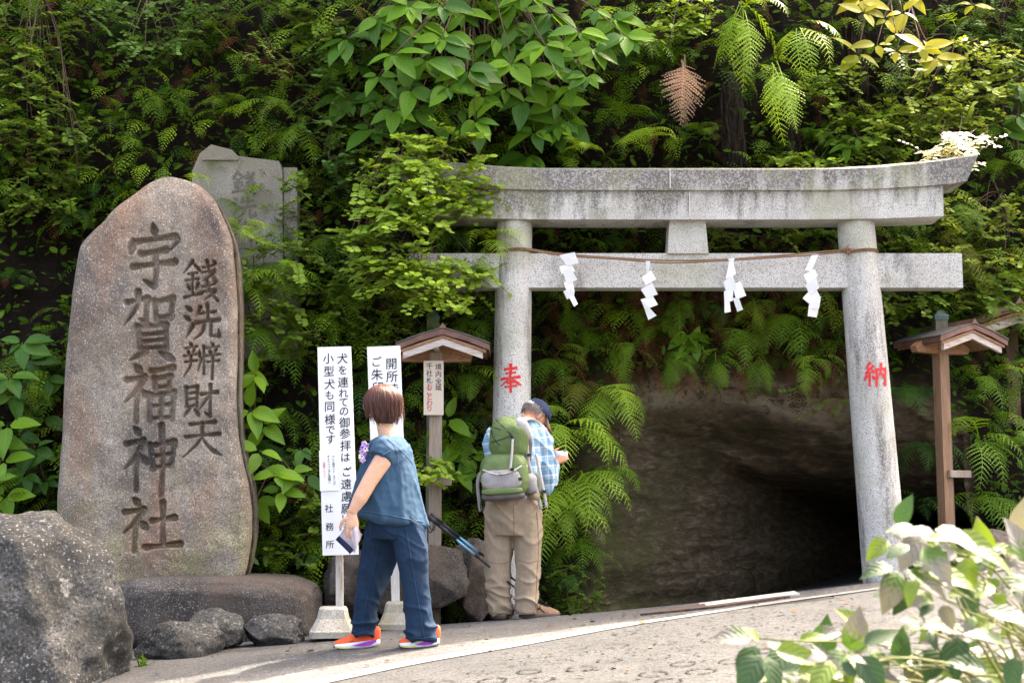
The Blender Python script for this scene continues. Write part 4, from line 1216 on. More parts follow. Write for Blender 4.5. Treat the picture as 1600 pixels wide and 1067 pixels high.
# ------------------------------------------------------------------ filler growth of the bank (nobody could count it)
def in_cave(p, m=.0): return cave_s(p.x, p.z) > m and -.2 < p.z < 2.2
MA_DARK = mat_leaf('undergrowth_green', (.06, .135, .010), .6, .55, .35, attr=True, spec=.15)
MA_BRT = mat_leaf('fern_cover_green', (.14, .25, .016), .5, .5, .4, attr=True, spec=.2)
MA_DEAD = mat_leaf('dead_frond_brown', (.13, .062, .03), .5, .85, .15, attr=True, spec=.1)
S = Soup(); D = Soup(); LFS = Soup(); BR = Soup()
rnd = random.Random(5)
for k in range(2000):
    px, py = rnd.uniform(-40, 1640), rnd.uniform(-60, 960)
    if px < 105 and 350 < py < 530: continue
    p = wall_pt(px, py, rnd.uniform(.0, .22))
    if in_cave(p, -.12) or p.z < gz(p.x, p.y) - .1: continue
    a = R(-90 + rnd.uniform(-85, 85)); i = rnd.choice((0, 0, 1, 1, 2, 3))
    M = Euler((rnd.uniform(-.3, .3), rnd.uniform(-.3, .3), a)).to_matrix()
    S.add(LFR[i], M, p, rnd.uniform(.2, .5), rnd.random())
for k in range(1450):
    px, py = rnd.uniform(-40, 1640), rnd.uniform(-40, 900)
    if mnoise.noise(Vector((px * .006, py * .006, 8.1))) < -.12 or (px < 110 and 330 < py < 540): continue
    p = wall_pt(px, py, rnd.uniform(.12, .34))
    if in_cave(p, -.15) or p.z < gz(p.x, p.y) + .1: continue
    a = R(-90 + rnd.uniform(-80, 80)); M = Euler((rnd.uniform(-.3, .3), rnd.uniform(-.2, .3), a)).to_matrix()
    BR.add(LFR[rnd.choice((0, 0, 1, 1, 3))], M, p, rnd.uniform(.26, .5), rnd.random())
for k in range(1300):
    if rnd.random() < .5: px, py = rnd.uniform(850, 1330), rnd.gauss(510, 60)
    else: px, py = rnd.uniform(-20, 1620), rnd.uniform(-20, 900)
    p = wall_pt(px, py, rnd.uniform(-.02, .12))
    if in_cave(p, .02): continue
    a = R(-90 + rnd.uniform(-80, 80)); M = Euler((rnd.uniform(-.3, .3), rnd.uniform(-.1, .5), a)).to_matrix()
    D.add(LFR[rnd.choice((1, 3, 3))], M, p, rnd.uniform(.14, .36), rnd.random())
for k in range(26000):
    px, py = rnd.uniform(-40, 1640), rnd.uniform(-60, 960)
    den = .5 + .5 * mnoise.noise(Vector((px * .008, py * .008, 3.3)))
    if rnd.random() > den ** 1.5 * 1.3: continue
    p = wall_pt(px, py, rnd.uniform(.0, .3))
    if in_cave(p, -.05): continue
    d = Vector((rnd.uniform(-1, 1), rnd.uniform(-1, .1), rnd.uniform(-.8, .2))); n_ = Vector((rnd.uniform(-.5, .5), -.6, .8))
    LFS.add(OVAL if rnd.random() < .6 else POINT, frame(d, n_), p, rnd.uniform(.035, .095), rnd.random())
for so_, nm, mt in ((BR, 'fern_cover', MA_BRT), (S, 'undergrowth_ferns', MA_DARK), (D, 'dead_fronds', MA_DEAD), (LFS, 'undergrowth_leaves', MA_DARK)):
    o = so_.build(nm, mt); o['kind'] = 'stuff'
    o['label'] = {'fern_cover': 'lighter green fern fronds scattered over the bank', 'undergrowth_ferns': 'dense small green ferns covering the bank', 'dead_fronds': 'brown dead fronds hanging on the bank', 'undergrowth_leaves': 'small dark leaves covering the bank'}[nm]

# ------------------------------------------------------------------ shaggy dark trunks on the bank
M_SHAG = NT('shaggy_bark'); _n = M_SHAG.noise(7, 7, .7, M_SHAG.map((6, 6, .5)))
M_SHAG = M_SHAG.out(M_SHAG.ramp(_n, [(.3, (.01, .008, .006)), (.7, (.055, .042, .033))]), .95, M_SHAG.bump(_n, 1.0, .03), .1)
def shag(label, x0, y0, x1, y1, wpx, off=.25):
    a, b = wall_pt(x0, y0, off), wall_pt(x1, y1, off * .8); r = wpx * a.y / FPX / 2
    t = thing('shaggy_trunk', label, 'tree', b, (0, 0, 0)); rnd = random.Random(x0)
    bm = bmesh.new(); rings = tube(bm, [(*a.lerp(b, f), r * (.8 + .3 * f + .12 * math.sin(f * 9))) for f in np.linspace(0, 1, 14)], 18)
    for ring in rings:
        for v in ring: v.co += Vector((nz((v.co.x, v.co.y, v.co.z * .2), 14), nz((v.co.x, v.co.y, v.co.z * .2), 14, 5), 0)) * r * .5
    rel(bm_obj('trunk', bm, M_SHAG), t)
    bm = bmesh.new()
    for k in range(70):
        f = rnd.random(); an = rnd.uniform(3.3, 6.1); q = a.lerp(b, f) + Vector((math.cos(an), math.sin(an), 0)) * r * 1.05
        l = rnd.uniform(.08, .25); w_ = rnd.uniform(.004, .012)
        tube(bm, [(*q, w_), (*(q + Vector((rnd.uniform(-.02, .02), -.02, -l * .6))), w_ * .8), (*(q + Vector((rnd.uniform(-.03, .03), -.01, -l))), .001)], 4)
    o = rel(bm_obj('bark_fibres', bm, M_SHAG), t); o['kind'] = 'stuff'
shag('dark shaggy trunk below the big arching fern', 1140, 130, 1150, 290, 34)
shag('dark shaggy trunk right of the big arching fern', 1330, -30, 1335, 150, 36)
shag('thin shaggy root stem between big fern and torii top', 1235, 150, 1240, 290, 20)
# ------------------------------------------------------------------ ferns one can tell apart
M_FERNXP = mat_leaf('fern_withered', (.24, .15, .10), .3, .7, .2, spec=.15)
fern('big arching fern high above the torii centre', 1160, 12, .58, 8, ('hang', 'drop', 'plumb'), M_FERNB, .35, 85, y=11.05)
fern('drooping bright fern right beside the big arching fern', 1245, 40, .5, 5, ('hang', 'drop'), M_FERNB, .35, 70, y=11.1)
fern('big drooping fern fronds hanging right below the arching fern', 1212, 100, .58, 5, ('plumb', 'drop'), M_FERNB, .3, 55, y=10.95)
fern('withered brown fern hanging left of the big arching fern', 1070, 92, .62, 3, ('plumb',), M_FERNXP, .3, 30, y=10.95)
fern('fern at the top edge right of the yellow leaves', 1385, -20, .5, 4, ('hang', 'drop'), M_FERND, .25, 50)
fern('fern at the top edge above the right shaggy trunk', 1270, -25, .4, 5, ('hang',), M_FERNB, .3, 70)
fern('drooping fern right of the broad-leaved shrub', 985, 70, .5, 5, ('hang', 'drop'), M_FERN, .25, 60)
fern('dark fern below the broad-leaved shrub at its right', 935, 75, .44, 6, ('hang',), M_FERND, .15, 65)
fern('bright fern lying on the torii top left of centre', 905, 240, .26, 5, ('arch',), M_FERNB, .75, 70)
fern('bright fern lying on the torii top near the joint', 1005, 228, .36, 6, ('arch',), M_FERNB, .7, 75)
fern('fern with pale green leaves behind the torii centre', 975, 190, .36, 6, ('arch', 'up'), M_FERN, .35, 75)
fern('fern left of the shaggy trunk above the torii', 1095, 215, .3, 5, ('arch',), M_FERN, .3, 75)
fern('fern right of the thin stem above the torii', 1275, 215, .34, 6, ('arch',), M_FERN, .3, 75)
fern('pair of bright hanging ferns beside the tablet top', 425, 165, .36, 6, ('hang',), M_FERNB, .3, 60)
fern('bright hanging fern right of the tablet top', 470, 190, .38, 4, ('drop', 'hang'), M_FERNB, .35, 45)
fern('fern at the top edge above the tablet', 430, 15, .4, 5, ('hang',), M_FERN, .15, 70)
fern('fern arching over the tablet’s left corner', 350, 165, .34, 5, ('arch',), M_FERNB, .15, 75)
fern('fern between monument and top left shrub', 255, 170, .38, 6, ('arch',), M_FERN, .15, 80)
fern('olive fern spreading above the monument top', 180, 195, .4, 6, ('arch', 'hang'), M_FERN, .1, 80)
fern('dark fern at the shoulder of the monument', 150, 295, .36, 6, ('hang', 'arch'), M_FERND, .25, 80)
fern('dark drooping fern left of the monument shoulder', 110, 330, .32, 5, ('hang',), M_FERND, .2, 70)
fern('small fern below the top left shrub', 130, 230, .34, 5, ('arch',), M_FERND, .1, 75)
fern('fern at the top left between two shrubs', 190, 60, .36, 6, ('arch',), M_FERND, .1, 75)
fern('fern in the upper middle left of the tablet', 300, 85, .38, 6, ('arch', 'hang'), M_FERN, .1, 75)
fern('light fern peeping between monument and tablet', 300, 285, .3, 3, ('arch',), M_FERNB, .55, 30, 50)
fern('light fern growing over the foot of the tablet', 385, 365, .36, 6, ('arch',), M_FERNB, .55, 80)
fern('large drooping fern right of the monument', 405, 425, .5, 8, ('hang', 'drop'), M_FERN, .5, 75)
fern('fern with long fronds reaching to the dog notice', 440, 545, .6, 6, ('hang', 'arch'), M_FERN, .3, 70, 30)
fern('fern tucked behind the top of the dog notice', 505, 520, .46, 6, ('arch',), M_FERN, .25, 75)
fern('fern halfway between tablet and notices', 500, 375, .4, 6, ('arch', 'hang'), M_FERN, .2, 75)
fern('fern right above the dog notice', 545, 465, .44, 7, ('hang', 'arch'), M_FERN, .25, 75)
fern('olive fern right of the tablet', 500, 280, .4, 6, ('hang', 'arch'), M_FERNO, .15, 75)
fern('dark fern between the two white notices', 560, 590, .46, 6, ('hang',), M_FERND, .2, 70)
fern('withered fern behind the walking woman', 470, 760, .36, 4, ('hang',), M_FERNX, .15, 70)
fern('fern behind the broad leaves beside the monument', 440, 640, .42, 6, ('hang',), M_FERN, .25, 70)
fern('low dark fern at the foot behind the dog notice', 480, 800, .36, 6, ('arch',), M_FERND, .2, 75)
fern('bright fern hanging beside the left pillar top', 762, 385, .46, 7, ('hang', 'drop', 'arch'), M_FERNB, .75, 70)
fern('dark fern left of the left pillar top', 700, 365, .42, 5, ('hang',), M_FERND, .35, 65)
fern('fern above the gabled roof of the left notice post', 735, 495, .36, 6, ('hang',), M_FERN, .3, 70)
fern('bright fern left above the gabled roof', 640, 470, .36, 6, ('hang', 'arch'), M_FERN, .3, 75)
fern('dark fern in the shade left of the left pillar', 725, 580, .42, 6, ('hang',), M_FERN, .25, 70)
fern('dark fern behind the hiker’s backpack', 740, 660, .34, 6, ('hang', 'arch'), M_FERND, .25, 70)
fern('withered fern behind the hiker’s backpack', 765, 780, .3, 4, ('hang',), M_FERNX, .2, 60)
fern('fern beside the right edge of the left pillar', 865, 560, .44, 6, ('arch', 'hang'), M_FERN, .3, 65, 20)
fern('bright fern tuft low beside the left pillar', 855, 650, .3, 5, ('arch',), M_FERNB, .35, 65, 25)
fern('fern under the tie beam by the first streamer', 930, 520, .36, 6, ('hang',), M_FERN, .2, 65)
fern('fern under the tie beam by the second streamer', 1020, 510, .34, 6, ('hang',), M_FERN, .2, 65)
fern('bright fern hanging over the left rim of the cave', 950, 610, .5, 7, ('hang', 'drop'), M_FERNB, .35, 55, 10)
fern('olive fern left of the cave rim', 905, 600, .44, 6, ('hang',), M_FERNO, .3, 60)
fern('bright fern right of the hiker’s cap', 880, 670, .56, 6, ('hang', 'arch'), M_FERNB, .5, 60, 25)
fern('bright fern right of the hiker’s hand', 905, 740, .56, 7, ('hang', 'drop'), M_FERNB, .5, 55, 15)
fern('fern beside the hiker’s thigh', 865, 765, .5, 6, ('hang', 'drop'), M_FERNB, .6, 55, 10)
fern('dark fern on the cave wall beside the bright ferns', 950, 730, .4, 5, ('hang',), M_FERN, .25, 60, 20)
fern('large bright fern beside the hiker’s knee', 880, 815, .5, 7, ('hang', 'arch'), M_FERNB, .6, 60, 15)
fern('fern beside the hiker’s calf', 905, 860, .42, 7, ('hang', 'arch'), M_FERN, .5, 65, 15)
fern('low fern at the foot of the bank beside the boots', 880, 905, .3, 7, ('arch',), M_FERND, .5, 75, 10)
fern('large fern hanging above the cave centre', 1155, 520, .46, 5, ('drop', 'hang'), M_FERN, .3, 45)
fern('large fern hanging above the cave right of centre', 1225, 495, .52, 5, ('drop', 'hang'), M_FERN, .35, 45)
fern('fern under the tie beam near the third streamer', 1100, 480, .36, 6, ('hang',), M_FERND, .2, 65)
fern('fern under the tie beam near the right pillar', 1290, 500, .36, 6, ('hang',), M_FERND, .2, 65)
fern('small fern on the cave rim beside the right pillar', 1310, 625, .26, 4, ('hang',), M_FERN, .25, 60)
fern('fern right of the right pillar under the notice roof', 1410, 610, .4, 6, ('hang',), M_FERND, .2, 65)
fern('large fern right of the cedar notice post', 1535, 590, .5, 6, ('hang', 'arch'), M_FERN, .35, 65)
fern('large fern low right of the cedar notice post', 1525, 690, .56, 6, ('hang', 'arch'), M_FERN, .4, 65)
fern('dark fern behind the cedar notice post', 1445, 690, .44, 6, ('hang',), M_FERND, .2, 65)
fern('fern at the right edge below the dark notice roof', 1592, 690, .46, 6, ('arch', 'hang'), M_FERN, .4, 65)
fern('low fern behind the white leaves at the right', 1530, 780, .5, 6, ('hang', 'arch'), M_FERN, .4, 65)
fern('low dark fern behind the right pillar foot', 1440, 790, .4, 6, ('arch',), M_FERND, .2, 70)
fern('fern right of the second lintel end', 1500, 320, .36, 6, ('hang', 'drop'), M_FERN, .35, 60)
fern('yellowish fern behind the tie beam end', 1500, 375, .5, 6, ('hang', 'drop'), M_FERNO, .35, 60)
fern('fern above the right end of the torii top', 1570, 250, .44, 6, ('hang',), M_FERN, .3, 65)
fern('fern seen between the lintels near the right pillar', 1280, 370, .3, 5, ('hang',), M_FERN, .2, 65)
fern('fern just right of the right pillar top', 1395, 345, .34, 5, ('hang',), M_FERN, .3, 65)
fern('fern between the lintels left of the centre strut', 960, 375, .3, 5, ('hang',), M_FERND, .12, 65)
fern('dark fern in the shade at the far left', 20, 440, .36, 5, ('arch',), M_FERND, .1, 70)
fern('fern low at the far left behind the huge boulder', 30, 770, .34, 6, ('arch',), M_FERN, .2, 70)

fern('fern in front of the tablet foot by the monument edge', 375, 440, .42, 6, ('hang', 'arch'), M_FERNB, .62, 70)
fern('fern covering the right foot of the tablet', 445, 430, .42, 7, ('hang', 'arch'), M_FERN, .55, 75)
fern('dark fern under the drooping fern by the monument', 410, 520, .46, 7, ('hang',), M_FERN, .55, 70)
fern('dark fern behind the broad leaves by the monument foot', 400, 690, .4, 6, ('hang',), M_FERND, .4, 70)
for i_, (x_, y_, l_) in enumerate(((880, 480, 'hanging fern just right of the left pillar below the tie beam'), (975, 545, 'hanging fern left of the leafy sprig above the cave'), (1050, 560, 'small hanging fern at the cave rim below the second streamer'), (1120, 555, 'small hanging fern at the cave rim below the third streamer'), (1190, 560, 'hanging fern at the cave rim between the two large ferns'), (1270, 560, 'hanging fern at the cave rim below the rightmost streamer'), (1060, 470, 'fern directly under the tie beam left of the third streamer'), (1180, 470, 'fern directly under the tie beam right of the third streamer'))):
    fern(l_, x_, y_, .3 + .03 * (i_ % 3), 6, ('hang', 'drop', 'plumb'), (M_FERN, M_FERNB)[i_ % 2], .3, 65)
# ------------------------------------------------------------------ broad-leaved shrubs
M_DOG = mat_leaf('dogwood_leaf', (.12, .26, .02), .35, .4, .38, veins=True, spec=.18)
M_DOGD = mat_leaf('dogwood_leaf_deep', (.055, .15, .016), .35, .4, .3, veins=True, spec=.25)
M_HYD = mat_leaf('hydrangea_leaf', (.15, .30, .018), .3, .42, .38, veins=True, spec=.3)
M_YEL = mat_leaf('yellow_green_leaf', (.33, .32, .02), .25, .45, .45, veins=True, spec=.2)
cl_front = [(640, 10), (720, 20), (800, 8), (860, 20), (930, 15), (620, 45), (690, 60), (775, 60), (850, 70), (905, 50), (960, 28), (660, 95), (730, 110), (800, 100), (870, 110), (900, 90), (640, 140), (700, 135), (755, 150), (815, 155), (870, 160), (615, 85), (590, 30), (835, 205), (870, 195), (830, 130), (880, 140), (765, 95), (690, 10)]
cl_more = [(x + dx, y + dy) for (x, y), dx, dy in zip(cl_front, (17, -23, 30, -12, 22) * 6, (28, 33, -20, 38, 24) * 6)][:24]
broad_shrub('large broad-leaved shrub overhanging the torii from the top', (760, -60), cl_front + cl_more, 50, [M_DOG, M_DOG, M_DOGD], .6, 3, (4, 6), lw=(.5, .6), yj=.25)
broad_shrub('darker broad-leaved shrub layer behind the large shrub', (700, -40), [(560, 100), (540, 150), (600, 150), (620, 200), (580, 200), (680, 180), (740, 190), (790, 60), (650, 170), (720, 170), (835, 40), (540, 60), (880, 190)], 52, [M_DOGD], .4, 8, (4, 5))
broad_shrub('broad green leaves beside the monument’s right edge', (390, 760), [(385, 580), (400, 585), (392, 640), (410, 665), (405, 705), (430, 740), (455, 735), (440, 765), (400, 780)], 50, [M_HYD], .75, 12, (3, 4), down=.35, yj=.1)
broad_shrub('dark broad leaves left of the monument', (40, 720), [(35, 535), (60, 575), (45, 560), (15, 590), (60, 620), (30, 680), (55, 700), (70, 650), (20, 620), (75, 590), (40, 740), (70, 750)], 46, [M_DOGD], .35, 15, (3, 5), down=.35)
broad_shrub('bright leaves at the left frame edge above the boulder', (-20, 740), [(0, 690), (5, 720), (-5, 750), (12, 665), (8, 775)], 50, [M_HYD], .55, 16, (3, 4), down=.15)
broad_shrub('bright broad leaves between notice post and backpack', (720, 790), [(705, 690), (720, 700), (735, 715), (715, 735), (745, 735), (700, 655)], 40, [M_HYD], .35, 18, (3, 5), down=.25, yj=.1)
broad_shrub('leaves at the foot between notices and monument', (400, 860), [(395, 800), (400, 850), (470, 700), (480, 740), (475, 870), (385, 870)], 30, [M_DOGD], .45, 19, (3, 4))
broad_shrub('single leafy sprig hanging above the cave', (1090, 500), [(1075, 520), (1085, 535)], 34, [M_HYD], .35, 21, (4, 5))
broad_shrub('yellow-green leafy branch at the top right', (1420, -60), [(1345, 0), (1385, 30), (1400, 55), (1370, 70), (1410, 20), (1440, 75), (1460, 90), (1420, -5), (1350, 20), (1520, 8), (1400, 80), (1340, 85)], 44, [M_YEL], .6, 22, (3, 5), down=.25, lw=(.42, .48))
broad_shrub('glossy deep green leaves under the white-leaved twig', (1590, 240), [(1570, 150), (1590, 180), (1565, 195), (1595, 130)], 50, [M_DOGD], .35, 23, (3, 4))
broad_shrub('pointed leaves beside the thin shaggy stem', (1340, 240), [(1325, 225), (1340, 215), (1310, 215)], 34, [M_DOG], .3, 24, (3, 4), lw=(.36, .42))

# ------------------------------------------------------------------ small-leaved shrubs
MS_BR = mat_leaf('bushclover_bright', (.22, .35, .035), .35, .5, .42, attr=True, spec=.2)
MS_MD = mat_leaf('bushclover_green', (.13, .23, .02), .4, .5, .38, attr=True, spec=.2)
MS_BL = mat_leaf('bluish_small_leaf', (.095, .20, .035), .35, .5, .32, attr=True, spec=.2)
MS_WH = mat_leaf('white_leaf', (.80, .80, .68), .08, .5, .3, attr=True)
MS_YG = mat_leaf('yellowish_small_leaf', (.25, .34, .05), .3, .5, .4, attr=True, spec=.2)
small_shrub('bright small-leaved shrub hanging over the torii’s left end', (640, 190), [(690, 240, 70, 50), (620, 290, 60, 60), (700, 290, 70, 40), (600, 370, 60, 50), (660, 330, 60, 40), (745, 300, 30, 25)], 215, .062, MS_BR, 31, .85)
small_shrub('bright small-leaved sprays across the left tie beam', (650, 380), [(650, 420, 60, 20), (720, 420, 50, 18), (610, 430, 50, 35), (690, 455, 70, 18)], 135, .058, MS_BR, 32, .85)
small_shrub('green small-leaved shrub between tablet and torii', (560, 150), [(530, 90, 45, 60), (560, 200, 50, 50), (500, 160, 50, 60), (540, 260, 40, 40)], 90, .050, MS_BL, 33, .4)
small_shrub('small-leaved shrub filling the top left corner', (60, -30), [(50, 60, 80, 80), (40, 170, 60, 60), (90, 240, 70, 70), (60, 300, 60, 40), (110, 320, 30, 25)], 170, .050, MS_MD, 34, .4)
small_shrub('bluish small-leaved spray at the upper left', (230, -20), [(215, 15, 60, 22), (290, 40, 40, 35), (210, 75, 40, 18), (150, 20, 50, 25), (300, 10, 40, 20)], 60, .050, MS_BL, 35, .5)
small_shrub('lacy yellow-green spray above the tablet', (420, 60), [(395, 80, 35, 12), (430, 100, 35, 14), (400, 60, 25, 8)], 26, .040, MS_YG, 36, .35, POINT)
small_shrub('small-leaved shrub at the top edge over the tablet', (350, -40), [(350, 20, 40, 25), (480, 20, 40, 40), (490, 70, 35, 30)], 50, .05, MS_MD, 37, .25)
small_shrub('light small-leaved shrub above the dog notice', (600, 440), [(560, 480, 50, 40), (600, 500, 40, 30), (520, 440, 35, 30), (460, 500, 35, 25), (480, 460, 30, 20)], 62, .048, MS_MD, 38, .35)
small_shrub('clover-like leaves right of the tablet', (470, 320), [(470, 300, 20, 35), (480, 380, 30, 35), (530, 400, 35, 35), (455, 345, 20, 20)], 40, .048, MS_MD, 39, .4)
small_shrub('small leaves between the two notices and roof', (640, 520), [(640, 500, 40, 30), (590, 540, 25, 25), (700, 490, 25, 25)], 26, .048, MS_MD, 40, .3)
small_shrub('leafy sprig in front of the left notice post', (665, 760), [(660, 735, 25, 25), (680, 725, 18, 12)], 12, .055, MS_BR, 41, .95, up=.3)
small_shrub('bright small-leaved shrub above the torii’s right half', (1300, 200), [(1290, 245, 60, 18), (1230, 250, 40, 14), (1340, 190, 50, 30), (1380, 230, 50, 25), (1300, 130, 40, 40)], 85, .052, MS_BR, 42, .4)
small_shrub('large yellowish small-leaved shrub at the upper right', (1500, 60), [(1510, 100, 55, 40), (1460, 140, 60, 35), (1530, 160, 55, 40), (1420, 180, 60, 30), (1480, 190, 60, 25), (1570, 120, 40, 50)], 150, .052, MS_YG, 43, .45)
small_shrub('small white-leaved twig glowing over the torii’s right end', (1510, 200), [(1480, 235, 45, 14), (1510, 222, 45, 16), (1460, 232, 30, 10)], 30, .062, MS_WH, 44, 1.05, POINT, jitter=.08)
small_shrub('pale small-leaved twigs right of the torii', (1560, 300), [(1540, 340, 55, 30), (1500, 330, 40, 25), (1570, 390, 40, 35), (1470, 380, 40, 25), (1530, 420, 45, 25)], 85, .050, MS_YG, 45, .45)
small_shrub('green small-leaved growth right behind the right pillar', (1420, 420), [(1420, 370, 40, 30), (1430, 470, 45, 25), (1400, 480, 30, 20), (1530, 470, 50, 25), (1500, 440, 50, 20)], 70, .052, MS_MD, 46, .3)
small_shrub('round-leaved creeper above the dark notice roof', (1560, 440), [(1570, 440, 35, 25), (1545, 460, 25, 20)], 22, .060, MS_MD, 47, .45)
small_shrub('dark green feathery growth in the top right corner', (1580, -20), [(1570, 20, 40, 50), (1590, 80, 30, 40), (1500, 20, 40, 30)], 60, .045, MS_BL, 48, .35, POINT)
small_shrub('small-leaved creeper left of the big arching fern', (1090, 0), [(1060, 30, 40, 30), (1030, 55, 30, 25), (1090, 20, 30, 30)], 40, .05, MS_BR, 49, .4)
small_shrub('low leafy growth at the foot of the cave wall', (920, 940), [(920, 925, 25, 25), (900, 940, 25, 15), (890, 900, 20, 25)], 40, .03, MS_MD, 50, .45)
small_shrub('small leaves in the gap left of the centre strut', (1010, 350), [(1020, 345, 25, 15), (1130, 370, 25, 20), (1240, 360, 35, 20)], 30, .045, MS_MD, 51, .3)
small_shrub('small creeper on the cave rim', (1260, 620), [(1262, 625, 20, 18), (1250, 600, 40, 10), (1120, 590, 40, 8)], 14, .035, MS_MD, 52, .12)
small_shrub('leafy growth hiding the lower half of the tablet', (400, 520), [(400, 480, 45, 45), (445, 430, 28, 30), (380, 430, 20, 25), (450, 520, 40, 40), (425, 380, 30, 18), (460, 300, 12, 40)], 100, .05, MS_MD, 54, .62)
small_shrub('leafy growth at the foot beside the monument', (470, 860), [(480, 800, 20, 60), (440, 860, 40, 30)], 40, .045, MS_MD, 53, .35)

# ------------------------------------------------------------------ silvery-leaved shrub close to the camera
def half_leaf(name, green, white, thr):
    m = NT(name); uv = m('UVMap'); uv.uv_map = 'UVMap'; sep = m('SeparateXYZ'); m.l(uv.outputs[0], sep.inputs[0])
    n = m.noise(9, 4, .6)
    f = m.math('ADD', m.math('MULTIPLY', sep.outputs[1], .6), m.math('MULTIPLY', n, .8))
    c = m.mix(m.ramp(f, [(thr, 0.0), (thr + .06, 1.0)]), green, white)
    ax = m.math('ABSOLUTE', m.math('SUBTRACT', sep.outputs[0], .5))
    ph = m.math('SUBTRACT', m.math('MULTIPLY', sep.outputs[1], 6.0), m.math('MULTIPLY', ax, 4.0))
    fr = m.math('ABSOLUTE', m.math('SUBTRACT', m.math('FRACT', ph), .5))
    m.out(c, .42, m.bump(m.math('ADD', fr, m.math('MULTIPLY', ax, .8)), .4, .004), .4)
    tr = m('BsdfTranslucent'); m.l(m.mix(1.0, c, (1.2, 1.15, .5), 'MULTIPLY'), tr.inputs[0]); mx = m('MixShader'); mx.inputs[0].default_value = .32
    m.l(m.b.outputs[0], mx.inputs[1]); m.l(tr.outputs[0], mx.inputs[2]); m.l(mx.outputs[0], m.n['Material Output'].inputs[0]); return m.m
GA, GB, WHT = (.06, .125, .018), (.026, .065, .02), (.135, .131, .125)
FM = [half_leaf('silver_leaf_white', GA, WHT, .12), half_leaf('silver_leaf_half', GA, WHT, .62), half_leaf('silver_leaf_green', GB, WHT, 1.6), half_leaf('silver_leaf_lime', (.11, .17, .018), WHT, .98)]
fg = [(1180, 985), (1215, 1015), (1250, 985), (1275, 1035), (1320, 1020), (1360, 990), (1225, 1040), (1390, 815), (1425, 825), (1440, 805), (1470, 815), (1400, 870), (1430, 880), (1470, 860), (1500, 845), (1530, 835), (1560, 850), (1590, 850), (1420, 900), (1460, 920), (1500, 890), (1530, 880), (1560, 900), (1590, 900), (1480, 950), (1520, 940), (1560, 950), (1600, 950), (1190, 1000), (1230, 995), (1260, 1010), (1200, 1040), (1300, 1010), (1330, 1000), (1350, 1030), (1290, 1050), (1390, 1010), (1420, 1000), (1430, 1050), (1470, 990), (1500, 1010), (1540, 1000), (1580, 1000), (1370, 1060), (1460, 1060), (1520, 1060), (1580, 1055), (1240, 1065), (1400, 1040), (1610, 1020), (1340, 1065), (1490, 970), (1550, 1040), (1600, 880), (1310, 1040), (1440, 960)]
root = (1750, 1350)
sh = broad_shrub('silvery white-leaved shrub blurred in the lower right foreground', root, [(x + 6, y + 12 + (y < 840) * 8) for x, y in fg], 66, FM + FM[2:4], .0, 77, (2, 4), y=(3.1, 3.0), down=.45, lw=(.5, .62), yj=.3, name='foreground_shrub', face=(0, -.6, .75))

# ------------------------------------------------------------------ unseen trees added on the bank top to block skylight and break the shadow edge
M_BARK = mat_plain('tree_bark', (.10, .075, .055), .95, .4, 12, .8)
MA_TREE = mat_leaf('tree_leaf', (.06, .14, .03), .4, .5, .35, attr=True)
def tree(label, base, h, crown, seed, nleaf=2600):
    rnd = random.Random(seed); t = thing('added_shade_tree', label, 'tree', base, (0, 0, 0), 'unseen shade trees on top of the bank')
    top = Vector(base) + Vector((crown[0][0] - base[0], crown[0][1] - base[1], 0)) * .35 + Vector((0, 0, h))
    bm = bmesh.new(); tube(bm, [(*q[:3], .22 - .16 * k / 11) for k, q in enumerate(catmull([tuple(base), tuple(Vector(base).lerp(top, .5) + Vector((.1, -.1, 0))), tuple(top)], 12))], 10)
    rel(bm_obj('trunk', bm, M_BARK), t)
    S = Soup(); bm = bmesh.new()
    for c in crown:
        cc = Vector(c[:3]); st = Vector(base).lerp(top, .55)
        tube(bm, [(*q[:3], .07 - .05 * k / 7) for k, q in enumerate(catmull([tuple(st), tuple(st.lerp(cc, .5) + Vector((0, 0, .3))), tuple(cc)], 8))], 6)
        for cl_ in range(18):
            dv_ = Vector((rnd.gauss(0, 1), rnd.gauss(0, 1), rnd.gauss(0, .6))); q0 = cc + dv_.normalized() * c[3] * rnd.uniform(.3, 1.0)
            for k in range(nleaf // (18 * len(crown))):
                q = q0 + Vector((rnd.gauss(0, .22), rnd.gauss(0, .22), rnd.gauss(0, .13)))
                S.add(POINT, frame((rnd.uniform(-1, 1), rnd.uniform(-1, 1), rnd.uniform(-.6, .2)), (rnd.uniform(-.5, .5), rnd.uniform(-.5, .5), 1)), q, rnd.uniform(.14, .24), rnd.random())
    rel(bm_obj('limbs', bm, M_BARK), t)
    o = S.build('crown', MA_TREE, t); o['kind'] = 'stuff'
tree('unseen broad tree added above the monument for shade', (-3.2, 12.6, 7.2), 2.6, [(-3.8, 11.6, 9.0, 1.4), (-5.2, 11.2, 8.6, 1.4), (-2.4, 11.8, 9.2, 1.2), (-6.5, 10.8, 8.4, 1.5)], 4, 4200)
tree('unseen tree added above the torii for shade', (1.0, 13.4, 7.6), 2.4, [(.6, 11.6, 9.0, 1.2), (-.6, 11.2, 8.8, 1.2), (1.6, 12.4, 9.2, 1.1)], 6, 2600)
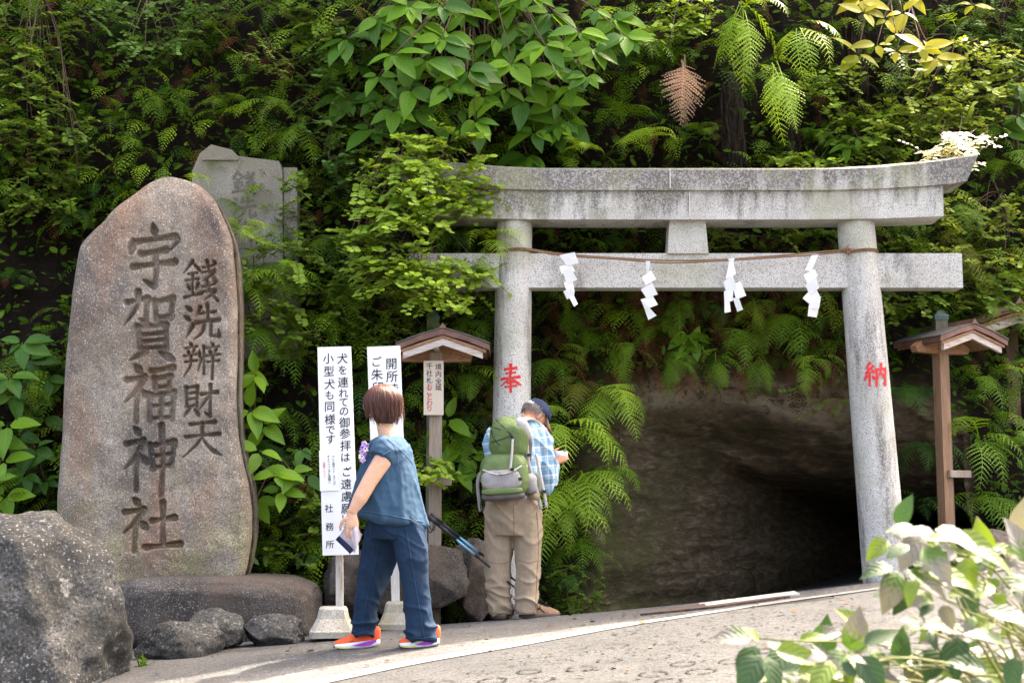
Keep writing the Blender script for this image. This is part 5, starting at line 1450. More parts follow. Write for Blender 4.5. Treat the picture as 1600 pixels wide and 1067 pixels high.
# ------------------------------------------------------------------ people: tools
def remesh(bm, voxel, smooth=4, fac=.5):
    me = bpy.data.meshes.new('tmp'); bmesh.ops.recalc_face_normals(bm, faces=bm.faces[:]); bm.to_mesh(me); bm.free()
    o = bpy.data.objects.new('tmp', me); COL.objects.link(o)
    r = o.modifiers.new('r', 'REMESH'); r.mode = 'VOXEL'; r.voxel_size = voxel; r.adaptivity = 0
    s = o.modifiers.new('s', 'SMOOTH'); s.iterations = smooth; s.factor = fac
    dg = bpy.context.evaluated_depsgraph_get(); dg.update()
    out = bpy.data.meshes.new_from_object(o.evaluated_get(dg))
    bpy.data.objects.remove(o); bpy.data.meshes.remove(me)
    return out
def displace(me, fn):
    n = len(me.vertices); co = np.empty(n * 3, np.float32); no = np.empty(n * 3, np.float32)
    me.vertices.foreach_get('co', co); me.vertices.foreach_get('normal', no); co = co.reshape(-1, 3); no = no.reshape(-1, 3)
    d = np.array([fn(c) for c in co.tolist()], np.float32); co += no * d[:, None]
    me.vertices.foreach_set('co', co.ravel()); me.update()
def rings_loft(bm, rings, n=28):
    """rings: (centre xyz, rx, ry, tiltx) horizontal ellipses (z rises by tiltx*x offset)"""
    rs = []
    for c, rx, ry, tl in rings:
        rs.append([bm.verts.new((c[0] + rx * math.cos(2 * math.pi * k / n), c[1] + ry * math.sin(2 * math.pi * k / n), c[2] + tl * rx * math.cos(2 * math.pi * k / n))) for k in range(n)])
    for a, b in zip(rs[:-1], rs[1:]):
        for k in range(n): bm.faces.new((a[k], a[(k + 1) % n], b[(k + 1) % n], b[k]))
    bm.faces.new(rs[0][::-1]); bm.faces.new(rs[-1])
def head_geo(bm, c, fwd, up, k=1.0, female=True):
    fwd = Vector(fwd).normalized(); up = Vector(up); up = (up - fwd * up.dot(fwd)).normalized(); sd = up.cross(fwd)
    b2 = bmesh.new(); bmesh.ops.create_icosphere(b2, subdivisions=4, radius=1); mp = {}
    for v in b2.verts:
        s, f, u = v.co.x, v.co.y, v.co.z
        ss = s * .074; ff = f * .094; uu = u * .112
        if u < 0: ss *= 1 - .30 * (-u) ** 1.3; ff = ff * (1 - .12 * (-u)) + .012 * (-u)
        if f > .5: ss *= .97; ff *= 1 - .05 * abs(u)
        if f > 0:
            ff += .024 * math.exp(-((s / .13) ** 2 + ((u + .16) / .17) ** 2))      # nose
            ff += .007 * math.exp(-((s / .45) ** 2 + ((u - .22) / .1) ** 2))       # brow
            ff -= .008 * math.exp(-(((abs(s) - .38) / .16) ** 2 + ((u - .05) / .12) ** 2))  # eye sockets
            ff += .006 * math.exp(-((s / .22) ** 2 + ((u + .5) / .07) ** 2)) + .008 * math.exp(-((s / .25) ** 2 + ((u + .85) / .15) ** 2))
        mp[v.index] = bm.verts.new(Vector(c) + (sd * ss + fwd * ff + up * uu) * k)
    for f in b2.faces: bm.faces.new([mp[v.index] for v in f.verts])
    b2.free()
    for s in (-1, 1):                                                               # ears
        q = Vector(c) + (sd * s * .074 - fwd * .006 - up * .012) * k
        tube(bm, [(*(q + up * .032 * k), .008 * k, .006 * k), (*(q + up * .018 * k + sd * s * .006), .019 * k, .009 * k), (*(q - up * .012 * k + sd * s * .004), .015 * k, .008 * k), (*(q - up * .03 * k), .008 * k, .006 * k)], 10, ref=tuple(fwd))
    return fwd, up, sd
def face_bits(parent, c, fwd, up, sd, k=1.0):
    Mw = mat_plain('eye_white', (.75, .73, .7), .3, .03); Md = mat_plain('eye_dark', (.03, .018, .012), .2, .1); Ml = mat_plain('lips', (.42, .17, .14), .5, .1); Mb = mat_plain('eyebrow_hair', (.05, .035, .03), .8)
    for s in (-1, 1):
        bm = bmesh.new(); q = Vector(c) + (fwd * .079 + sd * s * .029 + up * .006) * k; bmesh.ops.create_uvsphere(bm, u_segments=12, v_segments=8, radius=.011 * k)
        for v in bm.verts: v.co += q
        e = bm_obj('eye', bm, Mw, parent)
        bm = bmesh.new(); bmesh.ops.create_uvsphere(bm, u_segments=10, v_segments=6, radius=.0055 * k)
        for v in bm.verts: v.co += q + fwd * .0068 * k
        bm_obj('iris', bm, Md, e)
        bm = bmesh.new(); tube(bm, [(*(Vector(c) + (fwd * (.089 - .006 * abs(t)) + sd * (s * .03 + t * .016) + up * (.024 - .004 * t * t)) * k), .003) for t in (-1, 0, 1)], 6); bm_obj('eyebrow', bm, Mb, parent)
    bm = bmesh.new(); tube(bm, [(*(Vector(c) + (fwd * (.094 - .010 * t * t) + sd * t * .022 - up * .056) * k), .0045 - .002 * abs(t)) for t in (-1, -.5, 0, .5, 1)], 6); bm_obj('mouth', bm, Ml, parent)
def hand_geo(bm, wrist, direc, palm_n, side, k=1.0, curl=.5, spread=.12, thumb=1):
    """wrist -> fingertips along direc; side = towards the index finger; palm_n = out of the back of the hand"""
    d = Vector(direc).normalized(); s = Vector(side); s = (s - d * s.dot(d)).normalized(); n = s.cross(d); 
    if n.dot(Vector(palm_n)) < 0: n = -n
    w0 = Vector(wrist)
    tube(bm, [(*(w0 - d * .02), .027 * k, .020 * k), (*(w0 + d * .02 * k), .032 * k, .017 * k), (*(w0 + d * .06 * k), .041 * k, .016 * k), (*(w0 + d * .088 * k), .040 * k, .012 * k)], 14, ref=tuple(s))
    for i, (off, ln) in enumerate(((.030, .068), (.0105, .078), (-.0095, .072), (-.029, .056))):
        b = w0 + d * .078 * k + s * off * k
        fd = (d + s * off * spread / .03).normalized(); p = b; pts = [(*b, .0092 * k)]
        for j, fr in enumerate((.45, .32, .23)):
            an = curl * (.25 + .55 * j); dd = (fd * math.cos(an) - n * math.sin(an)); p = p + dd * ln * fr * k; pts.append((*p, (.0088, .0082, .0062)[j] * k))
        tube(bm, pts, 10, ref=tuple(n))
    b = w0 + d * .03 * k + s * .03 * k * thumb
    p1 = b + (d * .55 + s * .8 * thumb - n * .3).normalized() * .036 * k; p2 = p1 + (d * .9 + s * .3 * thumb - n * .3).normalized() * .032 * k; p3 = p2 + (d * 1 + s * .05 * thumb - n * .3).normalized() * .024 * k
    tube(bm, [(*b, .014 * k), (*p1, .0115 * k), (*p2, .0098 * k), (*p3, .0065 * k)], 10)

def mat_skin(name, col):
    m = NT(name); n = m.noise(40, 4)
    c = m.ramp(n, [(.3, tuple(x * .9 for x in col)), (.7, tuple(min(1, x * 1.08) for x in col))])
    m.out(c, .5, m.bump(n, .12, .003), .35); m.b.inputs['Subsurface Weight'].default_value = .12; m.b.inputs['Subsurface Radius'].default_value = (.012, .005, .003); return m.m
def mat_cloth(name, dark, light, scale=160, streak=(1, 1, .2), rough=.85):
    m = NT(name); n1 = m.noise(9, 5, .6, m.map(streak)); n2 = m.noise(scale, 2, .5, m.map((1, 1, .35)))
    c = m.ramp(n1, [(.2, dark), (.85, light)]); c = m.mix(.12, c, m.ramp(n2, [(.35, tuple(x * .6 for x in dark)), (.65, tuple(min(1, x * 1.5) for x in light))]))
    return m.out(c, rough, m.bump(n2, .35, .003, m.bump(n1, .2, .01)), .2)

def ridge(v, s, o): return max(0.0, 1 - 3.6 * abs(nz(v, s, o))) ** 2
# ------------------------------------------------------------------ the walking woman
WY = 8.5; wg = P(605, 1008, WY); wg.z = gz(wg.x, wg.y) + .002
woman = thing('person', 'woman in blue linen top and trousers and orange running shoes walking left', 'person', wg)
WS = 261.0
def W(px, py, y=0.0): return Vector(((px - 605) / WS, y, (1008 - py) / WS))
SKIN = mat_skin('skin_light', (.58, .34, .225))
bm = bmesh.new()
hc = W(592, 637, .02); fw = Vector((-.80, .58, -.10)); upv = Vector((-.05, .0, 1))
f_, u_, s_ = head_geo(bm, hc, fw, upv, .93)
tube(bm, [(*W(604, 696, 0), .07, .06), (*W(601, 682, 0), .052, .05), (*W(596, 664, .01), .048, .046), (*W(592, 650, .015), .05, .05)], 16)
tube(bm, [(*W(604, 692), .06, .07), (*W(603, 714), .095, .125), (*W(603, 745), .11, .13), (*W(606, 785), .125, .145), (*W(612, 808), .12, .13), (*W(613, 820), .09, .10)], 20, ref=(1, 0, 0))
near = [W(606, 708, -.13), W(599, 726, -.19), W(581, 756, -.215), W(567, 783, -.235), W(555, 804, -.245)]
tube(bm, [(*p, r) for p, r in zip(near, (.045, .055, .047, .043, .026))], 16)
hand_geo(bm, near[-1], W(555, 842, -.25) - W(553, 806, -.245), (-.2, -1, 0), (-1, -.15, 0), .98, .3, .05, 1)
far = [W(598, 706, .13), W(596, 732, .17), W(590, 752, .18), W(578, 760, .17)]
tube(bm, [(*p, r) for p, r in zip(far, (.045, .045, .038, .027))], 14)
hand_geo(bm, far[-1], Vector((.2, -.9, -.2)), (0, 1, 0), (0, 0, 1), .85, 1.2)
LEGN = [(630, 815, -.06), (641, 860, -.08), (647, 915, -.085), (656, 985, -.085)]
LEGF = [(602, 815, .06), (592, 860, .08), (582, 910, .085), (569, 985, .085)]
for lg in (LEGN, LEGF):
    tube(bm, [(*W(*p), r) for p, r in zip(lg, (.05, .05, .045, .035))], 14)
me = remesh(bm, .0042, 3, .45); body = mesh_obj('body', me, SKIN, woman)
face_bits(body, hc, f_, u_, s_, .93)

DEN = mat_cloth('blue_linen', (.016, .045, .085), (.038, .085, .14)); DEN2 = mat_cloth('blue_linen_trousers', (.003, .011, .027), (.013, .038, .078))
bm = bmesh.new()
rings_loft(bm, [(W(603, 687, 0), .062, .075, .1), (W(603, 692), .10, .145, .05), (W(604, 701), .122, .185, 0), (W(604, 716), .145, .195, 0), (W(603, 742), .178, .195, 0), (W(603, 774), .204, .198, 0), (W(604, 800), .225, .205, -.10), (W(606, 815), .238, .21, -.17), (W(606, 817), .19, .17, -.17)])
tube(bm, [(*W(606, 699, -.11), .07, .055), (*W(604, 706, -.15), .075, .062), (*W(599, 716, -.18), .074, .066), (*W(596, 722, -.19), .073, .066)], 18, ref=(1, 0, 0))
tube(bm, [(*W(600, 698, .12), .07, .06), (*W(602, 710, .18), .078, .06), (*W(603, 730, .205), .075, .058)], 16, ref=(1, 0, 0))
me = remesh(bm, .0075, 5)
def wr_b(c):
    x, y, z = c; lo = sstep(1.15, .8, z)
    v = .014 * nz((x, y, z * .25), 8, 3) * (.5 + lo) + .018 * ridge((x * 1.0 + z * .25, y, z * .22), 6, 5) * lo
    v += .010 * ridge((x * .6 - z * .8, y * .6, z * .5 + x * .4), 8, 9) * sstep(.95, 1.2, z) + .003 * nz((x, y, z), 32, 1)
    return v
displace(me, wr_b); blouse = mesh_obj('blouse', me, DEN, woman)
bm = bmesh.new()
def leg_loft(bm, rows, y, rys):
    rings_loft(bm, [(W((a + b) / 2, py, y * min(1, .4 + k * .3)), (b - a) / 2 / WS * .95, rys[k] * .93, 0) for k, (py, a, b) in enumerate(rows)], 26)
leg_loft(bm, [(802, 603, 660), (830, 606, 668), (865, 614, 671), (900, 622, 673), (930, 629, 675), (960, 633, 678), (985, 632, 682), (995, 632, 683)], -.085, [.12, .115, .105, .098, .095, .095, .10, .10])
leg_loft(bm, [(802, 578, 640), (830, 567, 636), (865, 558, 622), (900, 554, 607), (930, 553, 596), (955, 552, 589), (975, 549, 589), (990, 545, 584)], .085, [.12, .115, .105, .098, .095, .095, .10, .10])
rings_loft(bm, [(W(612, 794), .12, .13, 0), (W(618, 815), .175, .175, 0), (W(616, 845), .15, .15, 0)])
me = remesh(bm, .0075, 4)
def wr_t(c):
    x, y, z = c; lo = sstep(.40, .05, z); hi = sstep(.45, .7, z)
    v = .010 * nz((x, y, z * .2), 9, 2) + .003 * nz((x, y, z), 34, 7)
    v += lo * .022 * ridge((x * .7 + z * .9, y * .7, z * 1.6 - x * .5), 6.5, 4) + .018 * ridge((x * .9 + z * .4, y, z * .35), 6, 6) * (1 - .5 * lo)
    v += hi * .010 * ridge((x * .5 + z * .3, y * .5, z * 1.5 + x), 8, 12)
    return v - .006
displace(me, wr_t); trousers = mesh_obj('trousers', me, DEN2, woman)
# seams, hems and pocket lines found on the cloth itself
from mathutils.bvhtree import BVHTree
def seam(name, me, pts, loc, r, mat, parent, wob=.0015, n=60, y0=-1.2, off=.0):
    bv = BVHTree.FromPolygons([v.co[:] for v in me.vertices], [tuple(p_.vertices) for p_ in me.polygons]); out = []
    for q in catmull(pts, n):
        a_ = loc(q[0], q[1], y0); h = bv.ray_cast(a_, Vector((0, 1, 0)))
        if h[0] is not None: out.append((*(h[0] - Vector((0, off, 0))), r + wob * random.random()))
    if len(out) < 3: return
    b_ = bmesh.new(); tube(b_, out, 6); return bm_obj(name, b_, mat, parent)
SEAM1 = mat_cloth('linen_seam', (.022, .055, .10), (.045, .09, .15)); SEAM2 = mat_cloth('trouser_seam', (.007, .022, .05), (.016, .042, .085))
seam('side_seam', trousers.data, [(634, 822), (641, 860), (648, 900), (655, 940), (664, 990)], W, .003, SEAM2, woman, .003)
seam('front_leg_seam', trousers.data, [(592, 850), (583, 890), (574, 930), (566, 975)], W, .003, SEAM2, woman, .003)
seam('pocket_edge', trousers.data, [(603, 826), (612, 834), (628, 838)], W, .0025, SEAM2, woman)
seam('trouser_hem', trousers.data, [(636, 989), (655, 991), (678, 990)], W, .003, SEAM2, woman)
seam('trouser_hem', trousers.data, [(549, 985), (566, 986), (583, 983)], W, .003, SEAM2, woman)
seam('blouse_hem', blouse.data, [(552, 799), (580, 803), (610, 808), (640, 814), (660, 818)], W, .0035, SEAM1, woman)
seam('sleeve_cuff', blouse.data, [(579, 718), (590, 719), (603, 717), (612, 711)], W, .005, SEAM1, woman)
seam('shoulder_seam', blouse.data, [(606, 693), (617, 704), (622, 722), (618, 740)], W, .002, SEAM1, woman)
seam('back_yoke_seam', blouse.data, [(622, 706), (634, 718), (643, 730)], W, .002, SEAM1, woman)
SHO = mat_plain('orange_knit', (.85, .11, .035), .7, .12, 120, .3); SOLE = mat_plain('white_foam', (.80, .79, .77), .6, .05, 40, .1); PUR = mat_plain('purple_foam', (.36, .05, .50), .5, .15, 20, .1); BLK = mat_plain('black_rubber', (.02, .02, .02), .7, .2); YEL = mat_plain('yellow_foam', (.72, .62, .10), .6, .1)
def run_shoe(toe, heel, y, tilt, par, side=-1):
    a, b = W(toe[0], toe[1], y), W(heel[0], heel[1], y)
    a.z = gz(wg.x + a.x, wg.y + y) - wg.z + .001; b.z = gz(wg.x + b.x, wg.y + y) - wg.z + .001; L = (b - a).length
    sh = bpy.data.objects.new('shoe', None); link(sh, par); sh.location = a
    ang = math.atan2(b.z - a.z, b.x - a.x); sh.rotation_euler = (0, -ang, 0)
    T = [0, .05, .15, .3, .45, .6, .75, .9, 1.0]
    hwid = [.018, .034, .045, .048, .043, .039, .038, .036, .026]; rock = [.022, .012, .003, 0, 0, 0, .001, .006, .016]
    bm = bmesh.new()
    rs = []
    for t, h, r in zip(T, hwid, rock):
        top = .030 + .012 * t
        rs.append([bm.verts.new((t * L, s * h * k2, z)) for s, k2, z in ((-1, .9, r), (1, .9, r), (1, 1.05, (r + top) / 2), (1, .95, top), (-1, .95, top), (-1, 1.05, (r + top) / 2))])
    for p, q in zip(rs[:-1], rs[1:]):
        for k in range(6): bm.faces.new((p[k], p[(k + 1) % 6], q[(k + 1) % 6], q[k]))
    bm.faces.new(rs[0][::-1]); bm.faces.new(rs[-1]); bmesh.ops.subdivide_edges(bm, edges=bm.edges[:], cuts=1, smooth=.6, use_grid_fill=True)
    bm_obj('sole', bm, SOLE, sh)
    bm = bmesh.new()
    prof = [(.02, .045, .016), (.1, .056, .036), (.25, .066, .044), (.4, .082, .041), (.52, .100, .037), (.65, .112, .035), (.82, .118, .034), (.95, .118, .028), (1.0, .10, .018)]
    rs = []
    for t, zt, h in prof:
        zb = .026 + .010 * t
        rs.append([bm.verts.new((t * L + (0.01 if k in (3, 4, 5) and t > .9 else 0), h * math.cos(an) * (1 if math.sin(an) < .3 else .86), zb + (zt - zb) * (max(0, math.sin(an))) ** .8 - .004 * (math.sin(an) < 0))) for k, an in enumerate(np.linspace(0, 2 * math.pi, 13)[:-1])])
    for p, q in zip(rs[:-1], rs[1:]):
        for k in range(12): bm.faces.new((p[k], p[(k + 1) % 12], q[(k + 1) % 12], q[k]))
    bm.faces.new(rs[0][::-1]); bm.faces.new(rs[-1]); bmesh.ops.subdivide_edges(bm, edges=bm.edges[:], cuts=1, smooth=.7, use_grid_fill=True)
    bm_obj('upper', bm, SHO, sh)
    def side_patch(nm, pts, mat, off):
        for s in (-1, 1):
            bm = bmesh.new(); vs = []
            for t, z in pts:
                h = np.interp(t, T, hwid); vs.append(bm.verts.new((t * L, s * (h * 1.07 + off), z)))
            if s > 0: vs.reverse()
            bm.faces.new(vs); bmesh.ops.triangulate(bm, faces=bm.faces[:]); bm_obj(nm, bm, mat, sh, False)
    side_patch('purple_stripe', [(.40, .018), (.62, .010), (.80, .012), (.93, .028), (.96, .044), (.85, .040), (.66, .032)], PUR, .0015)
    side_patch('yellow_stripe', [(.08, .012), (.25, .005), (.42, .005), (.42, .010), (.25, .011), (.10, .020)], YEL, .0015)
    side_patch('black_mark', [(.36, .040), (.46, .044), (.45, .048), (.37, .044)], BLK, .004)
    side_patch('side_lettering', [(.72, .072), (.90, .085), (.90, .088), (.72, .076)], BLK, -.0005)
    bm = bmesh.new(); box(bm, (.012, 0, .022), (.022, .05, .02)); bevel(bm, .006); bm_obj('toe_rubber', bm, BLK, sh)
    return sh
run_shoe((521, 1009), (592, 1000), .085, 0, woman); run_shoe((625, 1006), (687, 1000), -.085, 0, woman)
# hair: cap plus many strands
HAIR = NT('auburn_hair'); _w = HAIR.noise(70, 3, .6, HAIR.map((1, 1, .12)))
_ra = HAIR('Attribute', attribute_name='rnd')
HAIR = HAIR.out(HAIR.mix(HAIR.ramp(_ra.outputs['Fac'], [(.0, 0.0), (1.0, .8)]), HAIR.ramp(_w, [(.3, (.022, .007, .005)), (.7, (.062, .022, .015))]), (.145, .055, .036)), .42, HAIR.bump(_w, .5, .004), .3)
def hair(parent, c, fwd, up, sd, k, seed, mat, nst=900, drop=(.10, .145), frontcut=.55, name='hair', bang=.05, vol=1.0):
    rnd = random.Random(seed); bm = bmesh.new(); lay = bm.faces.layers.float.new('rnd')
    for i in range(nst):
        th0 = rnd.uniform(.0, .5); ph = rnd.uniform(-math.pi, math.pi); fr = math.cos(ph)      # fr=1 front
        e = 1 + (rnd.random() ** 2 * .16) * vol; ang_w = rnd.uniform(-.25, .25)
        zend = -rnd.uniform(*drop) * (1 if fr < .1 else .8) if fr < frontcut else bang * rnd.uniform(.2, 1.0)
        pts = []; ntot = 11
        part = .25 * (1 if math.sin(ph) > 0 else -1)
        for j in range(ntot):
            t = j / (ntot - 1); th = th0 + t * 2.05
            hz = math.cos(min(th, 1.62)) * .118; rr = math.sin(min(th, 1.62))
            wv = .006 * math.sin(t * 6 + i) * t * t
            px_ = rr * (.086 * e + .012 * vol) + wv; pf = rr * (.104 * e + .012 * vol) + wv
            if th > 1.62:
                hz -= (th - 1.62) / (.43) * .13; tuck = (th - 1.62) * (.075 if i % 7 else .01); px_ -= tuck; pf -= tuck * (1.2 if fr < -.2 else .4)
            z = hz; ph_ = ph + ang_w * t * t
            if z < zend: break
            q = Vector(c) + (sd * math.sin(ph_) * px_ + fwd * (math.cos(ph_) * pf - .010) + up * (z + .010)) * k
            pts.append(q)
        if len(pts) < 3: continue
        wd = rnd.uniform(.0011, .0028) * k; prev = None; rv = rnd.random()
        for j, q in enumerate(pts):
            T = (pts[min(j + 1, len(pts) - 1)] - pts[max(j - 1, 0)]).normalized(); Nn = (q - Vector(c)); Nn.normalize(); S_ = T.cross(Nn).normalized() * wd * (1 - .7 * (j / len(pts)) ** 3)
            cur = (bm.verts.new(q - S_), bm.verts.new(q + Nn * .0012), bm.verts.new(q + S_))
            if prev:
                for fc in (bm.faces.new((prev[0], prev[1], cur[1], cur[0])), bm.faces.new((prev[1], prev[2], cur[2], cur[1]))): fc[lay] = rv
            prev = cur
    o = bm_obj(name, bm, mat, parent); return o
hair(woman, hc, f_, u_, s_, .99, 3, HAIR, 3400, (.05, .15), .62)
bm = bmesh.new(); bmesh.ops.create_icosphere(bm, subdivisions=4, radius=1)
for v in bm.verts:
    s, f, u = v.co
    v.co = hc + (s_ * s * .090 + f_ * (f * .104 - .012) + u_ * (u * .118 + .012)) * .965 - (u_ * .0)
    if u < -.2 and f < .3: v.co += u_ * (-.03)
    if f > .35 and u < .45: v.co -= f_ * (f - .35) * .09
bm_obj('hair_underlayer', bm, HAIR, woman)
bm = bmesh.new()
for s in (-1, 1):
    q = hc + f_ * .102 + s_ * s * .031 + u_ * .006
    tube(bm, [(*(q + s_ * .021 * math.cos(t) + u_ * .017 * math.sin(t)), .0016) for t in np.linspace(0, 6.283, 16)], 5)
    tube(bm, [(*(q + s_ * s * .021), .0016), (*(hc + f_ * .05 + s_ * s * .082 + u_ * .012), .0018), (*(hc - f_ * .01 + s_ * s * .083 + u_ * .008), .0018)], 5)
bm_obj('eyeglasses', bm, mat_plain('pale_glasses', (.75, .72, .72), .3, .05), woman)
# flower brooch on the chest
FLM = [mat_plain('petal_lilac', (.48, .33, .62), .7, .2), mat_plain('petal_cream', (.78, .66, .58), .7, .15), mat_plain('petal_purple', (.25, .14, .40), .7, .2)]
for i, (x, y) in enumerate(((570, 700), (568, 706), (572, 708), (567, 712), (570, 716), (566, 719), (568, 724), (573, 703))):
    bm = bmesh.new(); c = W(x, y, -.145 + .05 * 0)
    for k in range(5):
        a = 1.257 * k + i; q = c + Vector((.011 * math.cos(a), -.004, .011 * math.sin(a)))
        bmesh.ops.create_icosphere(bm, subdivisions=1, radius=.010, matrix=Matrix.Translation(q) @ Matrix.Diagonal((1, .5, 1, 1)))
    bm_obj('brooch_flower', bm, FLM[(i * 2) % 3], woman)

# cloth in her hand
cl0 = wg + W(555, 838, -.262); hk = thing('folded_cloth', 'white folded cloth with navy lace edge in the woman’s hand', 'cloth', cl0)
CLW = mat_plain('white_pink_cloth', (.72, .64, .70), .9, .12, 25, .3); CLN = mat_cloth('navy_lace', (.015, .02, .06), (.03, .045, .11))
def cloth_patch(nm, pxs, y0, mat, rough=0.0, amp=.006):
    bm = bmesh.new(); a, b, c, d = [wg + W(x, y, y0) for x, y in pxs]; g = []
    N = 12
    for i in range(N + 1):
        for j in range(N + 1):
            u, v = i / N, j / N; q = a.lerp(b, u).lerp(d.lerp(c, u), v); q.y += amp * math.sin(u * 7 + v * 3) + .012 * (u - .5)
            if rough and j == N: q.z -= rough * abs(math.sin(i * 1.7)); 
            g.append(bm.verts.new(q))
    for i in range(N):
        for j in range(N): bm.faces.new((g[i * (N + 1) + j], g[(i + 1) * (N + 1) + j], g[(i + 1) * (N + 1) + j + 1], g[i * (N + 1) + j + 1]))
    bmesh.ops.solidify(bm, geom=bm.faces[:], thickness=.003); o = bm_obj(nm, bm, mat, hk); o.location = -Vector(hk.location); return o
cloth_patch('cloth', [(534, 842), (550, 818), (571, 836), (560, 864)], -.232, CLW); cloth_patch('cloth_fold', [(553, 832), (563, 822), (571, 838), (561, 862)], -.262, CLW)
cloth_patch('navy_lace', [(532, 844), (537, 838), (559, 858), (553, 864)], -.266, CLN, .012, .003)
# ------------------------------------------------------------------ the hiker at the pillar
HY = 10.0; hg = P(803, 964, HY); hg.z = gz(hg.x, hg.y) + .002
man = thing('person', 'hiker in blue checked shirt and khaki trousers bending his head by the pillar', 'person', hg)
HS = 222.2
def Hm(px, py, y=0.0): return Vector(((px - 803) / HS, y, (964 - py) / HS))
SKIN2 = mat_skin('skin_tanned', (.50, .235, .14))
bm = bmesh.new()
hc2 = Hm(837, 650, .17); fw2 = Vector((.66, .34, -.62)); up2 = Vector((.25, .25, 1))
f2, u2, s2 = head_geo(bm, hc2, fw2, up2, 1.0, False)
tube(bm, [(*Hm(815, 672, .07), .08, .07), (*Hm(823, 662, .11), .062, .058), (*Hm(832, 654, .15), .06, .058)], 16)
tube(bm, [(*Hm(818, 666, .09), .09, .07), (*Hm(808, 690, .05), .17, .11), (*Hm(804, 730, .03), .165, .11), (*Hm(802, 770, .0), .15, .11), (*Hm(802, 800, .0), .12, .09)], 20, ref=(1, 0, 0))
ra = [Hm(842, 674, .06), Hm(853, 705, .06), Hm(858, 752, .06), Hm(862, 738, .16), Hm(867, 722, .22)]
tube(bm, [(*ra[0], .062), (*ra[1], .055), (*ra[2], .046)], 14); tube(bm, [(*ra[2], .044), (*ra[3], .042), (*ra[4], .03)], 14)
hand_geo(bm, ra[4], Vector((.55, .25, .35)), (.6, -.7, .2), (-.2, .3, 1), 1.05, 1.25, .05)
la = [Hm(776, 676, .06), Hm(770, 710, .09), Hm(780, 750, .14), Hm(830, 736, .26), Hm(858, 722, .30)]
tube(bm, [(*la[0], .062), (*la[1], .055), (*la[2], .046)], 14); tube(bm, [(*la[2], .044), (*la[3], .04), (*la[4], .03)], 14)
hand_geo(bm, la[4], Vector((.8, .1, .25)), (0, 1, 0), (0, .2, 1), 1.02, .9)
for xs_ in (((785, 805), (780, 870), (779, 955)), ((822, 805), (825, 870), (823, 955))):
    tube(bm, [(*Hm(x, y), r) for (x, y), r in zip(xs_, (.06, .05, .038))], 14)
me = remesh(bm, .0045, 3, .45); body2 = mesh_obj('body', me, SKIN2, man); face_bits(body2, hc2, f2, u2, s2)

# plaid shirt
m = NT('plaid_shirt'); v = m.map((1, 1, 1), (0, R(6), R(12))); sep = m('SeparateXYZ'); m.l(v, sep.inputs[0])
def band(src, freq, ph, lo): 
    f = m.math('FRACT', m.math('ADD', m.math('MULTIPLY', src, freq), ph)); return m.math('GREATER_THAN', m.math('ABSOLUTE', m.math('SUBTRACT', f, .5)), lo)
hx = m.math('ADD', sep.outputs[0], m.math('MULTIPLY', sep.outputs[1], .6))
c = m.mix(m.math('MULTIPLY', band(hx, 17, .1, .25), .55), (.36, .47, .54), (.10, .27, .43))
c = m.mix(m.math('MULTIPLY', band(sep.outputs[2], 15, .3, .27), .5), c, (.10, .26, .42))
c = m.mix(m.math('MULTIPLY', band(hx, 17, .45, .44), .7), c, (.62, .66, .68)); c = m.mix(m.math('MULTIPLY', band(sep.outputs[2], 15, .65, .44), .7), c, (.62, .66, .68))
c = m.mix(m.math('MULTIPLY', band(hx, 8.5, .2, .47), .6), c, (.12, .14, .24))
PLAID = m.out(c, .85, m.bump(m.noise(160, 2), .25, .003), .2)
bm = bmesh.new()
rings_loft(bm, [(Hm(823, 653, .12), .058, .06, -.3), (Hm(818, 660, .10), .10, .085, -.25), (Hm(811, 669, .07), .165, .105, -.12), (Hm(808, 684, .05), .195, .13, 0), (Hm(804, 715, .03), .195, .14, 0), (Hm(803, 750, .015), .185, .14, 0), (Hm(803, 782, .0), .185, .14, 0)])
tube(bm, [(*Hm(836, 674, .06), .075), (*Hm(846, 690, .06), .082), (*Hm(854, 720, .06), .074), (*Hm(856, 748, .07), .066), (*Hm(858, 760, .085), .05)], 16)
tube(bm, [(*Hm(857, 752, .08), .062), (*Hm(862, 740, .15), .056), (*Hm(866, 727, .205), .045)], 14)
tube(bm, [(*Hm(780, 676, .06), .075), (*Hm(770, 700, .08), .078), (*Hm(776, 745, .13), .066), (*Hm(800, 745, .2), .056), (*Hm(840, 730, .28), .045)], 16)
tube(bm, [(*Hm(846, 725, .05), .05, .03), (*Hm(853, 748, .05), .055, .03), (*Hm(857, 768, .05), .036, .022), (*Hm(858, 773, .05), .015, .012)], 14, ref=(1, 0, 0))
me = remesh(bm, .0075, 4)
displace(me, lambda c: .010 * nz((c[0], c[1], c[2] * .35), 9, 3) + .014 * ridge((c[0] + c[2] * .5, c[1], c[2] * .5), 8, 6) - .005)
mesh_obj('shirt', me, PLAID, man)
KHA = mat_cloth('khaki_cotton', (.23, .175, .12), (.31, .245, .175), 170, (1, 1, .25))
bm = bmesh.new()
def legs2(bm, rows, ys):
    rings_loft(bm, [(Hm((a + b) / 2, py, ys), (b - a) / 2 / HS, .105 - .02 * min(1, k / 5), 0) for k, (py, a, b) in enumerate(rows)], 26)
legs2(bm, [(775, 762, 808), (800, 757, 806), (830, 756, 805), (860, 757, 802), (890, 758, 799), (920, 760, 798), (945, 761, 800), (958, 764, 802)], .03)
legs2(bm, [(775, 797, 843), (800, 801, 847), (830, 803, 847), (860, 804, 846), (890, 805, 844), (920, 804, 842), (945, 804, 841), (957, 806, 838)], -.01)
rings_loft(bm, [(Hm(802, 760), .165, .13, 0), (Hm(802, 785), .198, .145, 0), (Hm(802, 815), .20, .14, 0), (Hm(802, 838), .17, .11, 0)])
me = remesh(bm, .0075, 4)
